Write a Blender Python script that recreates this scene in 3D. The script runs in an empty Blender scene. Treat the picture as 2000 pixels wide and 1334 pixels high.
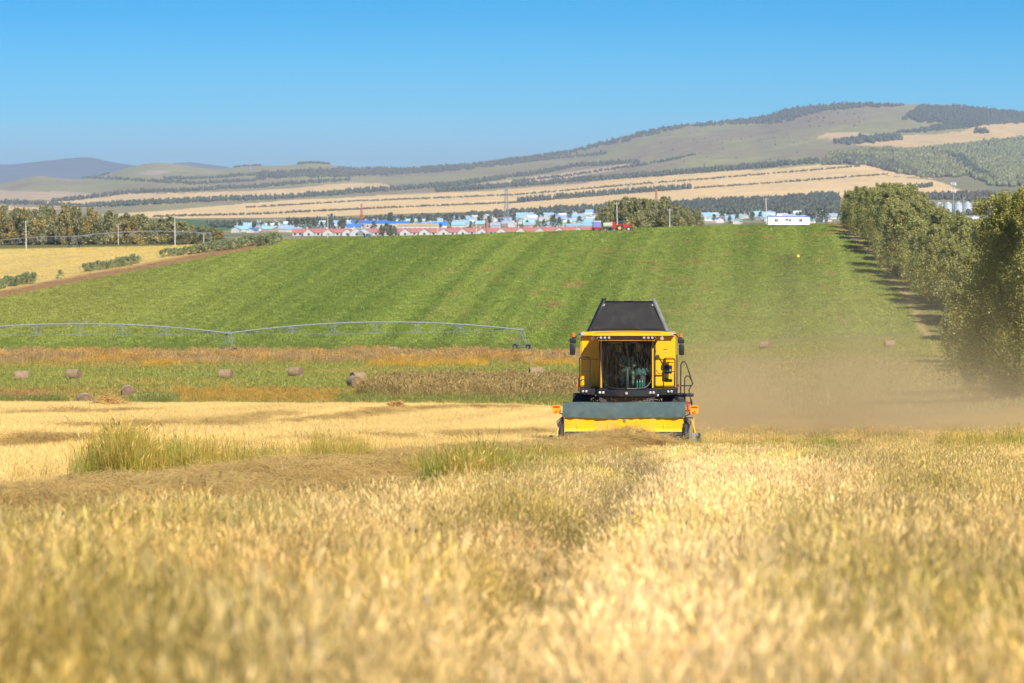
import bpy, bmesh, math, random
import numpy as np
from mathutils import Vector, Matrix
R = math.radians
rng = np.random.default_rng(7)
random.seed(7)
scene = bpy.context.scene
COL = scene.collection

# ------------------------------------------------------------------ camera, sky, sun, exposure
F = 7500.0            # focal length in photo pixels (135 mm on 36 mm, 2000 px wide)
HZ = 400.0            # eye level in the photograph
cam_d = bpy.data.cameras.new('camera'); cam = bpy.data.objects.new('camera', cam_d); COL.objects.link(cam)
cam.location = (0, 0, 0); cam.rotation_euler = (R(90), 0, 0)
cam_d.lens = 135; cam_d.sensor_width = 36; cam_d.shift_y = -(667 - HZ) / 2000.0
cam_d.clip_start = 0.5; cam_d.clip_end = 90000
cam_d.dof.use_dof = True; cam_d.dof.focus_distance = 126; cam_d.dof.aperture_fstop = 3.8
scene.camera = cam

SUN_EL, SUN_AZ = 37.0, 25.0     # azimuth: degrees to the right of straight behind the camera
w = bpy.data.worlds.new('World'); scene.world = w; w.use_nodes = True
nt = w.node_tree; nt.nodes.clear()
sky = nt.nodes.new('ShaderNodeTexSky'); sky.sky_type = 'NISHITA'; sky.sun_disc = False
sky.sun_elevation = R(SUN_EL); sky.sun_rotation = R(180 - SUN_AZ)
sky.air_density = 1.0; sky.dust_density = 0.1; sky.ozone_density = 4.0; sky.altitude = 700
geo = nt.nodes.new('ShaderNodeTexCoord'); sx = nt.nodes.new('ShaderNodeSeparateXYZ')
nt.links.new(geo.outputs['Generated'], sx.inputs[0])
ramp = nt.nodes.new('ShaderNodeValToRGB')       # clear deep-blue air: paler at the horizon, even above
mr = nt.nodes.new('ShaderNodeMapRange'); mr.inputs['From Min'].default_value = 0.0; mr.inputs['From Max'].default_value = 0.10
nt.links.new(sx.outputs['Z'], mr.inputs['Value']); nt.links.new(mr.outputs[0], ramp.inputs[0])
cr = ramp.color_ramp
cr.elements[0].position = 0.0; cr.elements[0].color = (0.34, 0.66, 1.0, 1)
cr.elements[1].position = 1.0; cr.elements[1].color = (0.0, 0.33, 0.68, 1)
e = cr.elements.new(0.5); e.color = (0.0, 0.36, 0.72, 1)
e = cr.elements.new(0.25); e.color = (0.10, 0.50, 0.88, 1)
mx = nt.nodes.new('ShaderNodeMix'); mx.data_type = 'RGBA'; mx.blend_type = 'MULTIPLY'; mx.inputs[0].default_value = 1.0
nt.links.new(sky.outputs[0], mx.inputs[6]); nt.links.new(ramp.outputs[0], mx.inputs[7])
bg = nt.nodes.new('ShaderNodeBackground'); bg.inputs[1].default_value = 0.108
wo = nt.nodes.new('ShaderNodeOutputWorld')
nt.links.new(mx.outputs[2], bg.inputs[0]); nt.links.new(bg.outputs[0], wo.inputs[0])

sd = bpy.data.lights.new('sun', 'SUN'); sd.energy = 4.6; sd.angle = R(0.53); sd.color = (1.0, 0.955, 0.87)
so = bpy.data.objects.new('sun', sd); COL.objects.link(so)
tosun = Vector((math.sin(R(SUN_AZ)) * math.cos(R(SUN_EL)), -math.cos(R(SUN_AZ)) * math.cos(R(SUN_EL)), math.sin(R(SUN_EL))))
so.rotation_euler = tosun.to_track_quat('Z', 'Y').to_euler(); so.location = tosun * 100
scene.view_settings.view_transform = 'Standard'; scene.view_settings.look = 'None'
scene.view_settings.exposure = 0.55; scene.view_settings.gamma = 1; scene.view_settings.use_curve_mapping = False
scene.render.engine = 'CYCLES'
scene.cycles.volume_bounces = 1; scene.cycles.max_bounces = 8; scene.cycles.transparent_max_bounces = 12

# ------------------------------------------------------------------ small helpers
def srgb(r, g, b):
    f = lambda c: (c / 255 / 12.92) if c / 255 < 0.04045 else ((c / 255 + 0.055) / 1.055) ** 2.4
    return (f(r), f(g), f(b))

def tag(o, label=None, cat=None, group=None, kind=None):
    if label: o['label'] = label
    if cat: o['category'] = cat
    if group: o['group'] = group
    if kind: o['kind'] = kind
    return o

def mat(name, col, rough=0.7, metal=0.0, var=0.15, scale=3.0, bump=0.0, bscale=30.0, spec=0.4, dirt=None, dirtamt=0.0):
    m = bpy.data.materials.new(name); m.use_nodes = True; n = m.node_tree; b = n.nodes['Principled BSDF']
    b.inputs['Roughness'].default_value = rough; b.inputs['Metallic'].default_value = metal
    b.inputs['Specular IOR Level'].default_value = spec
    tc = n.nodes.new('ShaderNodeTexCoord'); no = n.nodes.new('ShaderNodeTexNoise'); no.inputs['Scale'].default_value = scale
    no.inputs['Detail'].default_value = 5
    n.links.new(tc.outputs['Object'], no.inputs['Vector'])
    r = n.nodes.new('ShaderNodeValToRGB'); n.links.new(no.outputs[0], r.inputs[0])
    lo = tuple(c * (1 - var) for c in col); hi = tuple(min(1, c * (1 + var)) for c in col)
    r.color_ramp.elements[0].position = 0.3; r.color_ramp.elements[0].color = (*lo, 1)
    r.color_ramp.elements[1].position = 0.7; r.color_ramp.elements[1].color = (*hi, 1)
    out = r.outputs[0]
    if dirt:
        n2 = n.nodes.new('ShaderNodeTexNoise'); n2.inputs['Scale'].default_value = 2.2; n2.inputs['Detail'].default_value = 9
        n2.inputs['Roughness'].default_value = 0.72
        n.links.new(tc.outputs['Object'], n2.inputs['Vector'])
        r2 = n.nodes.new('ShaderNodeMapRange'); r2.inputs['From Min'].default_value = 0.5; r2.inputs['From Max'].default_value = 0.72
        r2.inputs['To Max'].default_value = dirtamt
        n.links.new(n2.outputs[0], r2.inputs[0])
        mm = n.nodes.new('ShaderNodeMix'); mm.data_type = 'RGBA'; n.links.new(r2.outputs[0], mm.inputs[0])
        n.links.new(out, mm.inputs[6]); mm.inputs[7].default_value = (*dirt, 1); out = mm.outputs[2]
    n.links.new(out, b.inputs['Base Color'])
    if bump:
        nb = n.nodes.new('ShaderNodeTexNoise'); nb.inputs['Scale'].default_value = bscale; nb.inputs['Detail'].default_value = 4
        n.links.new(tc.outputs['Object'], nb.inputs['Vector'])
        bp = n.nodes.new('ShaderNodeBump'); bp.inputs['Strength'].default_value = bump
        n.links.new(nb.outputs[0], bp.inputs['Height']); n.links.new(bp.outputs[0], b.inputs['Normal'])
    return m

def leafmat(name, col, transl=0.35, var=0.35, hue=(1, 1, 1), instancer=False, pscale=0.0, pvar=0.0):
    """plant material: base colour x per-leaf attribute 'shade' x optional per-clump attribute 'tint'"""
    m = bpy.data.materials.new(name); m.use_nodes = True; n = m.node_tree; n.nodes.clear()
    out = n.nodes.new('ShaderNodeOutputMaterial')
    at = n.nodes.new('ShaderNodeAttribute'); at.attribute_name = 'shade'
    base = n.nodes.new('ShaderNodeRGB'); base.outputs[0].default_value = (*col, 1)
    mu = n.nodes.new('ShaderNodeMix'); mu.data_type = 'RGBA'; mu.blend_type = 'MULTIPLY'; mu.inputs[0].default_value = 1
    n.links.new(base.outputs[0], mu.inputs[6]); n.links.new(at.outputs['Color'], mu.inputs[7]); c = mu.outputs[2]
    if instancer:
        ai = n.nodes.new('ShaderNodeAttribute'); ai.attribute_type = 'INSTANCER'; ai.attribute_name = 'tint'
        m2 = n.nodes.new('ShaderNodeMix'); m2.data_type = 'RGBA'; m2.blend_type = 'MULTIPLY'; m2.inputs[0].default_value = 1
        n.links.new(c, m2.inputs[6]); n.links.new(ai.outputs['Color'], m2.inputs[7]); c = m2.outputs[2]
    if pvar:
        g = n.nodes.new('ShaderNodeNewGeometry'); no = n.nodes.new('ShaderNodeTexNoise'); no.inputs['Scale'].default_value = pscale
        no.inputs['Detail'].default_value = 3
        n.links.new(g.outputs['Position'], no.inputs['Vector'])
        mrr = n.nodes.new('ShaderNodeMapRange'); mrr.inputs['From Min'].default_value = 0.3; mrr.inputs['From Max'].default_value = 0.7
        mrr.inputs['To Min'].default_value = 1 - pvar; mrr.inputs['To Max'].default_value = 1 + pvar
        n.links.new(no.outputs[0], mrr.inputs[0])
        m3 = n.nodes.new('ShaderNodeVectorMath'); m3.operation = 'SCALE'
        n.links.new(c, m3.inputs[0]); n.links.new(mrr.outputs[0], m3.inputs['Scale']); c = m3.outputs[0]
    d = n.nodes.new('ShaderNodeBsdfDiffuse'); t = n.nodes.new('ShaderNodeBsdfTranslucent'); mix = n.nodes.new('ShaderNodeMixShader')
    gl = n.nodes.new('ShaderNodeBsdfGlossy'); gl.inputs['Roughness'].default_value = 0.5; gl.inputs[0].default_value = (0.9, 0.9, 0.9, 1)
    n.links.new(c, d.inputs[0]); n.links.new(c, t.inputs[0]); mix.inputs[0].default_value = transl
    n.links.new(d.outputs[0], mix.inputs[1]); n.links.new(t.outputs[0], mix.inputs[2])
    mg = n.nodes.new('ShaderNodeMixShader'); mg.inputs[0].default_value = 0.035
    n.links.new(mix.outputs[0], mg.inputs[1]); n.links.new(gl.outputs[0], mg.inputs[2])
    n.links.new(mg.outputs[0], out.inputs[0])
    return m

def np_mesh(name, V, Fa, shade=None):
    """V (n,3); Fa: (m,k) int array of equal size faces"""
    me = bpy.data.meshes.new(name); V = np.asarray(V, np.float32); Fa = np.asarray(Fa, np.int32)
    me.vertices.add(len(V)); me.vertices.foreach_set('co', V.ravel())
    k = Fa.shape[1]; me.loops.add(Fa.size); me.loops.foreach_set('vertex_index', Fa.ravel())
    me.polygons.add(len(Fa)); me.polygons.foreach_set('loop_start', np.arange(0, Fa.size, k, dtype=np.int32))
    me.update(calc_edges=True)
    if shade is not None:
        a = me.attributes.new('shade', 'FLOAT_COLOR', 'POINT')
        s = np.asarray(shade, np.float32)
        if s.ndim == 1: s = np.repeat(s[:, None], 3, 1)
        a.data.foreach_set('color', np.concatenate([s, np.ones((len(s), 1), np.float32)], 1).ravel())
    return me

def link(name, me, m=None, parent=None, smooth=False):
    o = bpy.data.objects.new(name, me); COL.objects.link(o)
    if m is not None and len(me.materials) == 0: me.materials.append(m)
    if parent is not None: o.parent = parent
    if smooth: me.polygons.foreach_set('use_smooth', [True] * len(me.polygons))
    return o

def empty(name, loc, rz=0, label=None, cat=None, group=None):
    o = bpy.data.objects.new(name, None); COL.objects.link(o); o.location = loc; o.rotation_euler = (0, 0, rz)
    o.empty_display_size = 0.3
    return tag(o, label, cat, group)

class MB:
    """collects simple solids, builds them as one mesh object"""
    def __init__(s): s.bm = bmesh.new()
    def box(s, c, d, rot=(0, 0, 0), bev=0.0):
        b = bmesh.new(); bmesh.ops.create_cube(b, size=1)
        bmesh.ops.scale(b, vec=d, verts=b.verts)
        if bev: bmesh.ops.bevel(b, geom=b.edges[:], offset=bev, segments=2, affect='EDGES', profile=0.6)
        from mathutils import Euler
        bmesh.ops.transform(b, matrix=Matrix.Translation(c) @ Euler(rot).to_matrix().to_4x4(), verts=b.verts)
        s._add(b); return s
    def _add(s, b):
        me = bpy.data.meshes.new('t'); b.to_mesh(me); s.bm.from_mesh(me); bpy.data.meshes.remove(me); b.free()
    def cyl(s, p0, p1, r0, r1=None, seg=12):
        r1 = r0 if r1 is None else r1; p0 = Vector(p0); p1 = Vector(p1); d = p1 - p0
        b = bmesh.new(); bmesh.ops.create_cone(b, cap_ends=True, segments=seg, radius1=r0, radius2=r1, depth=d.length)
        q = d.to_track_quat('Z', 'Y').to_matrix().to_4x4()
        bmesh.ops.transform(b, matrix=Matrix.Translation((p0 + p1) / 2) @ q, verts=b.verts); s._add(b); return s
    def tube(s, pts, r, seg=6):
        for a, b in zip(pts[:-1], pts[1:]): s.cyl(a, b, r, seg=seg)
        return s
    def ball(s, c, r, sub=2, sc=(1, 1, 1)):
        b = bmesh.new(); bmesh.ops.create_icosphere(b, subdivisions=sub, radius=r)
        bmesh.ops.scale(b, vec=sc, verts=b.verts); bmesh.ops.translate(b, vec=c, verts=b.verts); s._add(b); return s
    def prism(s, poly, a, b_, axis='x', bev=0.0):
        """poly: 2-D outline in the two other axes, extruded from a to b_ along axis"""
        f = {'x': lambda p, t: (t, p[0], p[1]), 'y': lambda p, t: (p[0], t, p[1]), 'z': lambda p, t: (p[0], p[1], t)}[axis]
        b = bmesh.new(); n = len(poly)
        v0 = [b.verts.new(f(p, a)) for p in poly]; v1 = [b.verts.new(f(p, b_)) for p in poly]
        b.faces.new(v0); b.faces.new(v1[::-1])
        for i in range(n): b.faces.new((v0[i], v1[i], v1[(i + 1) % n], v0[(i + 1) % n]))
        bmesh.ops.recalc_face_normals(b, faces=b.faces)
        if bev: bmesh.ops.bevel(b, geom=b.edges[:], offset=bev, segments=2, affect='EDGES')
        s._add(b); return s
    def quad(s, pts):
        s.bm.faces.new([s.bm.verts.new(p) for p in pts]); return s
    def build(s, name, m, parent=None, smooth=False):
        me = bpy.data.meshes.new(name); bmesh.ops.recalc_face_normals(s.bm, faces=s.bm.faces); s.bm.to_mesh(me); s.bm.free()
        o = link(name, me, m, parent)
        if smooth:
            me.polygons.foreach_set('use_smooth', [True] * len(me.polygons))
            try: me.set_sharp_from_angle(angle=R(35))
            except Exception: pass
        return o

def copy_tree(o, parent=None):
    c = o.copy(); COL.objects.link(c); c.parent = parent
    for ch in list(KIDS.get(o.name, [])) : pass
    for ch in [k for k in o.children]: copy_tree(ch, c)
    return c
KIDS = {}

# ------------------------------------------------------------------ value noise in numpy
def _hash(ix, iy, seed):
    h = (ix.astype(np.int64) * 374761393 + iy.astype(np.int64) * 668265263 + seed * 974711) & 0x7fffffff
    h = ((h ^ (h >> 13)) * 1274126177) & 0x7fffffff
    return ((h ^ (h >> 16)) & 0xffffff) / float(0xffffff)
def noise(x, y, seed=0):
    x = np.asarray(x, float); y = np.asarray(y, float)
    ix = np.floor(x); iy = np.floor(y); fx = x - ix; fy = y - iy
    fx = fx * fx * (3 - 2 * fx); fy = fy * fy * (3 - 2 * fy)
    a = _hash(ix, iy, seed); b = _hash(ix + 1, iy, seed); c = _hash(ix, iy + 1, seed); d = _hash(ix + 1, iy + 1, seed)
    return (a * (1 - fx) + b * fx) * (1 - fy) + (c * (1 - fx) + d * fx) * fy
def fbm(x, y, oct=4, seed=0):
    s = 0; a = 0.5; t = 0
    for i in range(oct):
        s = s + a * noise(x * 2 ** i, y * 2 ** i, seed + i * 17); t += a; a *= 0.5
    return s / t
def pchip(X, Y, x):
    X = np.asarray(X, float); Y = np.asarray(Y, float); h = np.diff(X); dl = np.diff(Y) / h; m = np.zeros(len(X))
    for i in range(1, len(X) - 1):
        if dl[i - 1] * dl[i] > 0:
            w1 = 2 * h[i] + h[i - 1]; w2 = h[i] + 2 * h[i - 1]; m[i] = (w1 + w2) / (w1 / dl[i - 1] + w2 / dl[i])
    m[0] = dl[0]; m[-1] = dl[-1]
    i = np.clip(np.searchsorted(X, x) - 1, 0, len(X) - 2); t = (x - X[i]) / h[i]; t = np.clip(t, 0, 1)
    return ((1 + 2 * t) * (1 - t) ** 2) * Y[i] + t * (1 - t) ** 2 * h[i] * m[i] + t * t * (3 - 2 * t) * Y[i + 1] + t * t * (t - 1) * h[i] * m[i + 1]

# ------------------------------------------------------------------ the lie of the land: surveyed heights along sight lines
UU = [0, 300, 550, 800, 1000, 1300, 1500, 1800, 2000]
TAB = {
 130: [845, 852, 862, 868, 870, 871, 875, 875, 872], 150: [838, 842, 848, 854, 856, 858, 860, 858, 855],
 200: [815, 818, 825, 833, 838, 845, 848, 846, 840], 250: [791, 792, 793, 795, 798, 820, 832, 828, 812],
 300: [801, 801, 801, 799, 795, 798, 806, 796, 775], 350: [791, 791, 790, 788, 785, 785, 787, 775, 760],
 390: [780, 780, 779, 778, 776, 774, 772, 760, 750], 440: [762, 762, 761, 760, 758, 756, 754, 746, 738],
 480: [747, 747, 746, 745, 744, 742, 740, 735, 727], 540: [729, 729, 729, 728, 727, 724, 720, 716, 712],
 640: [702, 702, 702, 701, 700, 697, 693, 690, 690], 700: [689, 690, 690, 690, 688, 680, 672, 657, 650],
 780: [650, 648, 645, 640, 636, 627, 620, 600, 592], 900: [590, 578, 566, 556, 548, 540, 536, 530, 528],
 1010: [553, 528, 510, 500, 490, 480, 475, 470, 470], 1130: [527, 492, 471, 462, 456, 446, 440, 438, 438],
 1300: [487, 481, 474, 470, 465, 456, 450, 450, 450], 1500: [478, 477, 478, 478, 475, 470, 465, 455, 452],
 2000: [484, 484, 484, 482, 480, 475, 470, 450, 445], 2500: [475, 474, 472, 470, 468, 465, 462, 440, 436],
 3000: [462, 461, 460, 460, 459, 455, 450, 428, 424], 3600: [450, 449, 448, 446, 445, 442, 438, 417, 415],
 4300: [441, 438, 436, 432, 430, 428, 425, 407, 405], 5000: [435, 432, 429, 424, 420, 412, 408, 398, 396],
 5600: [430, 427, 425, 417, 412, 401, 394, 389, 388]}
SKYU = [-900, -300, 0, 40, 75, 110, 150, 200, 250, 300, 350, 420, 480, 550, 620, 650, 690, 800, 900, 1000, 1100, 1150, 1250, 1320, 1400, 1480, 1550, 1640, 1700, 1780, 1850, 1900, 1960, 2000, 2200, 2600, 3000]
SKYY = [375, 370, 362, 352, 345, 348, 351, 344, 329, 322, 325, 333, 326, 324, 319, 322, 328, 327, 322, 313, 301, 291, 265, 251, 243, 235, 219, 208, 206, 208, 211, 215, 223, 229, 262, 315, 350]
UF = np.arange(-900, 3001, 20.0)
DK = [0, 10, 20, 40, 60, 90] + sorted(TAB) + [7000, 8500, 10500, 12500, 15000, 17000, 21000]
ZN = [-1.45, -1.9, -2.65, -3.85, -4.85, -6.3]
uc = np.clip(UF, 0, 2000)
rows = [np.full(len(UF), z) for z in ZN]
for d in sorted(TAB): rows.append(-(pchip(UU, TAB[d], uc) - HZ) * d / F)
ybase = pchip(UU, TAB[5600], uc); ysky = pchip(SKYU, SKYY, UF)
for d, g in ((7000, .2), (8500, .4), (10500, .65), (12500, .85), (15000, 1.0)):
    rows.append(-(ybase + (ysky - ybase) * g - HZ) * d / F)
rows.append(rows[-1] * 0.8 - 20); rows.append(np.full(len(UF), -60.0))
ZK = np.array(rows)
DF = np.concatenate([np.linspace(0, 130, 80), np.geomspace(131, 21000, 1500)])
ZT = np.stack([pchip(DK, ZK[:, i], DF) for i in range(len(UF))], 0)      # [u, d]
def H(x, Y):
    x = np.asarray(x, float); Y = np.maximum(np.asarray(Y, float), 0.5)
    u = np.clip(1000 + F * x / Y, UF[0], UF[-1] - 0.01); fu = (u - UF[0]) / 20.0; iu = np.minimum(fu.astype(int), len(UF) - 2); fu = fu - iu
    Yc = np.clip(Y, 0, DF[-1] - 1); idd = np.clip(np.searchsorted(DF, Yc) - 1, 0, len(DF) - 2); fd = (Yc - DF[idd]) / (DF[idd + 1] - DF[idd])
    z = (ZT[iu, idd] * (1 - fu) + ZT[iu + 1, idd] * fu) * (1 - fd) + (ZT[iu, idd + 1] * (1 - fu) + ZT[iu + 1, idd + 1] * fu) * fd
    near = np.clip(Y / 20, 0, 1) * np.clip((260 - Y) / 60, 0, 1)
    z = z + near * (fbm(x / 3.0, Y / 5.0, 3, 5) - 0.5) * 0.22
    mid = np.clip((Y - 260) / 60, 0, 1) * np.clip((1300 - Y) / 60, 0, 1)
    z = z + mid * (fbm(x / 16.0, Y / 24.0, 3, 9) - 0.5) * 0.8
    far = np.clip((Y - 6500) / 2500, 0, 1) * np.clip((15500 - Y) / 1500, 0, 1)
    z = z + far * (fbm(x / 420.0, Y / 900.0, 4, 31) - 0.5) * 46
    return z
def hz(x, Y): return float(H(np.array([x]), np.array([Y]))[0])
def yimg(u, d):
    x = (u - 1000) / F * d; return HZ - H(x, d) * F / d
def ground(u, y, dmin, dmax):
    """first spot between dmin and dmax along sight line u whose ground shows at y"""
    ds = np.geomspace(dmin, dmax, 500); ys = yimg(np.full(500, float(u)), ds)
    k = np.where(ys <= y)[0]
    d = ds[k[0]] if len(k) else ds[np.argmin(ys)]
    x = (u - 1000) / F * d; return Vector((x, d, hz(x, d)))

def inpoly(u, y, P):
    r = np.zeros(np.shape(u), bool); n = len(P); j = n - 1
    for i in range(n):
        xi, yi = P[i]; xj, yj = P[j]
        if yi != yj:
            c = ((yi > y) != (yj > y)) & (u < (xj - xi) * (y - yi) / (yj - yi) + xi); r ^= c
        j = i
    return r
def yat(line, u): 
    a = np.array(line, float); return np.interp(u, a[:, 0], a[:, 1])

# ------------------------------------------------------------------ ground sheet
cols_in = np.arange(-40, 2041, 4.0)
mside = np.linspace(0, 1, 22)[1:] ** 1.5
Drow = np.concatenate([np.geomspace(2, 130, 110), np.geomspace(131, 1350, 430), np.geomspace(1360, 15400, 300), np.geomspace(15800, 20900, 10)])
edgeL = (cols_in[0] - 1000) / F; edgeR = (cols_in[-1] - 1000) / F
Yg = Drow[:, None]
X = np.concatenate([edgeL * Yg - mside[::-1][None] * (14 + 0.42 * Yg), (cols_in[None] - 1000) / F * Yg, edgeR * Yg + mside[None] * (14 + 0.42 * Yg)], 1)
Yv = np.repeat(Yg, X.shape[1], 1); Z = H(X, Yv)
# far ground: true u and y of each vertex (u beyond the survey is clamped)
Ug = 1000 + F * X / Yv; Yi = HZ - Z * F / Yv

C = {}
straw = np.array(srgb(206, 172, 112)); 
def col(*c): return np.array(srgb(*c))
tan = np.array([0.76, 0.52, 0.23]); pink = np.array([0.56, 0.40, 0.23]); olive = np.array([0.33, 0.30, 0.12]); purple = np.array([0.31, 0.24, 0.13])
rgb = np.zeros(X.shape + (3,)); rgb[:] = [0.46, 0.34, 0.17]
cls = np.zeros(X.shape, int)      # 0 crop field, 1 meadow, 2 green field, 3 golden field, 4 valley, 5 hills
n1 = fbm(X / 6, Yv / 16, 4, 3); n2 = fbm(X / 1.4, Yv / 4, 3, 4)
stub_back = 262 + (n1 - 0.5) * 12
LB = [(-900, 760), (0, 580), (140, 552), (300, 523), (420, 500), (550, 474), (560, 300), (3000, 300)]   # upper left edge of the green field
RB = [(437, 1622), (470, 1668), (520, 1722), (560, 1752), (600, 1775), (650, 1798), (700, 1830)]
uw = Ug + (noise(Yv / 7, X / 30, 8) - 0.5) * 10; yw = Yi + (noise(X / 9, Yv / 15, 6) - 0.5) * 3
isM = Yv > stub_back; cls[isM] = 1
# meadow colours by band
mead = np.array([0.27, 0.25, 0.06]); gold = np.array([0.46, 0.32, 0.09])
mc = mead + (gold - mead) * np.clip((fbm(X / 22, Yv / 14, 4, 12) - 0.45) * 3.2, 0, 1)[..., None]
lowm = np.clip((Yi - 752) / 12, 0, 1) * np.clip((795 - Yi) / 8, 0, 1)
t = np.clip((fbm(X / 12, Yv / 10, 3, 13) - 0.35) * 3, 0, 1) * lowm; mc = mc + (np.array([0.40, 0.24, 0.075]) - mc) * t[..., None] * 0.8
rt = np.clip((1180 - Ug) / 80, 0, 1)
rust_b = ((Yi > 686 + (n1 - 0.5) * 6) & (Yi < 712)) * rt; mc = mc + (np.array([0.42, 0.20, 0.06]) - mc) * rust_b[..., None] * 0.8
rt2 = np.clip((Ug - 1300) / 150, 0, 1) * np.clip((Yi - 695) / 20, 0, 1)     # dusty stubble on the right
mc = mc + (np.array([0.36, 0.27, 0.13]) * (0.9 + 0.3 * n1[..., None]) - mc) * rt2[..., None] * 0.7
rgb[isM] = mc[isM]
# green field
gedge = np.where(uw < 1200, 689 + (fbm(X / 9, Yv / 9, 3, 22) - .5) * 8, np.interp(uw, [1200, 1400, 1800], [686, 668, 648]))
isG = (Yv > 600) & (Yv < 1180) & (yw < gedge) & (yw > yat(LB, uw)) & (uw < np.interp(yw, [r[0] for r in RB], [r[1] for r in RB]))
cls[isG] = 2
s = X - 0.069 * Yv
st = 0.42 * noise(s / 2.6, s * 0 + 3 + Yv / 900, 41) + 0.38 * noise(s / 1.0, Yv / 700, 42) + 0.2 * noise(s / 9, Yv / 600, 43)
g1 = np.array([0.125, 0.175, 0.022]); g2 = np.array([0.255, 0.30, 0.055])
gm = np.clip((st - 0.24) * 1.7, 0, 1) * 0.75 + 0.25 * fbm(X / 8, Yv / 20, 4, 44)
gc = g1 + (g2 - g1) * gm[..., None]
lefty = np.clip((600 - Ug) / 500, 0, 1)[..., None] * np.clip((680 - Yi) / 60, 0, 1)[..., None]; gc = gc + (np.array([0.30, 0.28, 0.065]) - gc) * lefty * 0.65
rp = np.clip((fbm(X / 5, Yv / 12, 4, 51) - 0.66) * 9, 0, 1)[..., None] * np.clip((Ug - 700) / 300, 0, 1)[..., None]; gc = gc + (np.array([0.30, 0.19, 0.07]) - gc) * rp * 0.6
dk = np.exp(-((Ug - 1545 - (Yi - 600) * 0.06) / 26.0) ** 2) * (Yi > 495) * (Yi < 668); gc = gc * (1 - 0.38 * dk[..., None])
lr_ = np.clip((Ug - 1250) / 300, 0, 1)[..., None] * np.clip((Yi - 480) / 120, 0, 1)[..., None]; gc = gc + (np.array([.26, .28, .075]) - gc) * lr_ * .5
rgb[isG] = gc[isG]
# rusty margin beside the field, golden field beyond
isL = (Yv > 690) & (Yv < 1480) & (yw <= yat(LB, uw)) & (Ug < 560)
cls[isL] = 3
mar = np.clip(1 - (yat(LB, uw) - yw) / 15.0, 0, 1)
gl_ = np.array([0.68, 0.48, 0.16]) * (0.8 + 0.4 * fbm(X / 14, Yv / 10, 4, 61))[..., None]
gl_ = gl_ + (np.array([0.36, 0.20, 0.085]) - gl_) * np.clip(mar * 2.2, 0, 1)[..., None]
gl_ = gl_ + (np.array([0.17, 0.17, 0.05]) - gl_) * np.clip((Yv - 1290) / 40, 0, 1)[..., None]
rgb[isL] = gl_[isL]
isR = (Yv > 600) & (Yv < 1200) & ~isG & ~isL & (Ug > 1500)
mr_ = np.array([0.24, 0.22, 0.07]) + (np.array([0.40, 0.28, 0.12]) - np.array([0.20, 0.18, 0.06])) * np.clip(1.2 - np.abs(uw - 9 - np.interp(yw, [r[0] for r in RB], [r[1] for r in RB])) / 12, 0, 1)[..., None]
rgb[isR] = mr_[isR]; cls[isR] = 1
# valley
isV = (Yv >= 1180) & ~isL; cls[isV & (Yv < 5600)] = 4
vc = np.array([0.17, 0.18, 0.075]) + (np.array([0.34, 0.28, 0.15]) - np.array([0.17, 0.18, 0.075])) * np.clip((fbm(X / 60, Yv / 260, 4, 71) - 0.42) * 5, 0, 1)[..., None]
isV2 = isV & (Yv < 5600); rgb[isV2] = vc[isV2]
# hills: land cover
isH = Yv >= 5600; cls[isH] = 5
hn = fbm(X / 260, Yv / 800, 5, 81); u_ = Ug + (noise(X / 90, Yv / 300, 82) - .5) * 8; y_ = Yi + (noise(X / 60, Yv / 200, 83) - .5) * 1.6
hc = olive + (purple - olive) * np.clip((hn - 0.40) * 4, 0, 1)[..., None]
hc = hc * (0.85 + 0.3 * fbm(X / 40, Yv / 120, 3, 84))[..., None]
def fill(P, c, amt=1.0):
    k = inpoly(u_, y_, P) & isH
    cc = np.asarray(c) * (0.9 + 0.2 * fbm(X / 120, Yv / 500, 4, 85))[..., None]
    hc[k] = hc[k] * (1 - amt) + cc[k] * amt
fill([(-900, 395), (0, 372), (90, 374), (200, 378), (330, 372), (300, 378), (130, 388), (0, 393), (-900, 410)], pink)
fill([(50, 398), (87, 395), (250, 380), (500, 372), (600, 364), (690, 357), (740, 357), (770, 366), (690, 376), (600, 384), (500, 391), (425, 391), (330, 398), (160, 407)], tan * 0.9 + pink * .1)
fill([(-900, 412), (0, 402), (140, 408), (60, 410), (-900, 425)], tan)
fill([(840, 374), (880, 369), (1000, 350), (1120, 335), (1240, 317), (1250, 321), (1180, 336), (1100, 349), (1000, 360), (900, 369)], pink * 1.15)
fill([(1020, 366), (1150, 351), (1260, 346), (1100, 358)], pink)
fill([(1585, 267), (1630, 258), (1700, 261), (1760, 264), (1820, 263), (1880, 256), (1900, 247), (2000, 238), (2100, 235), (2100, 268), (2000, 268), (1960, 271), (1900, 277), (1850, 281), (1790, 289), (1700, 286), (1650, 281), (1640, 276)], tan * 0.92)
fill([(100, 425), (180, 420), (300, 413), (500, 396), (700, 384), (900, 374), (1000, 370), (1250, 346), (1500, 330), (1600, 322), (1700, 322), (1780, 330), (1825, 350), (1880, 372), (1760, 384), (1500, 387), (1300, 395), (1140, 405), (1000, 415), (800, 427), (560, 433), (420, 431), (270, 424)], tan * 1.08)
fill([(1790, 382), (1900, 372), (1880, 380), (1830, 384)], tan)
fill([(1700, 340), (1830, 350), (1900, 344), (1960, 362), (2100, 365), (2100, 372), (1900, 374), (1820, 352)], np.array([0.27, 0.24, 0.12]))
fill([(260, 338), (290, 333), (330, 332), (336, 336), (300, 341), (280, 341)], np.array([0.50, 0.36, 0.26]))
fill([(100, 349), (135, 350), (138, 354), (105, 352)], np.array([0.42, 0.30, 0.2]))
rgb[isH] = hc[isH]
rgb[isV2] = np.where(inpoly(Ug, Yi, [(300, 424), (420, 432), (600, 434), (640, 446), (300, 452)])[..., None], np.array([0.10, 0.17, 0.055]), rgb)[isV2]
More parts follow.
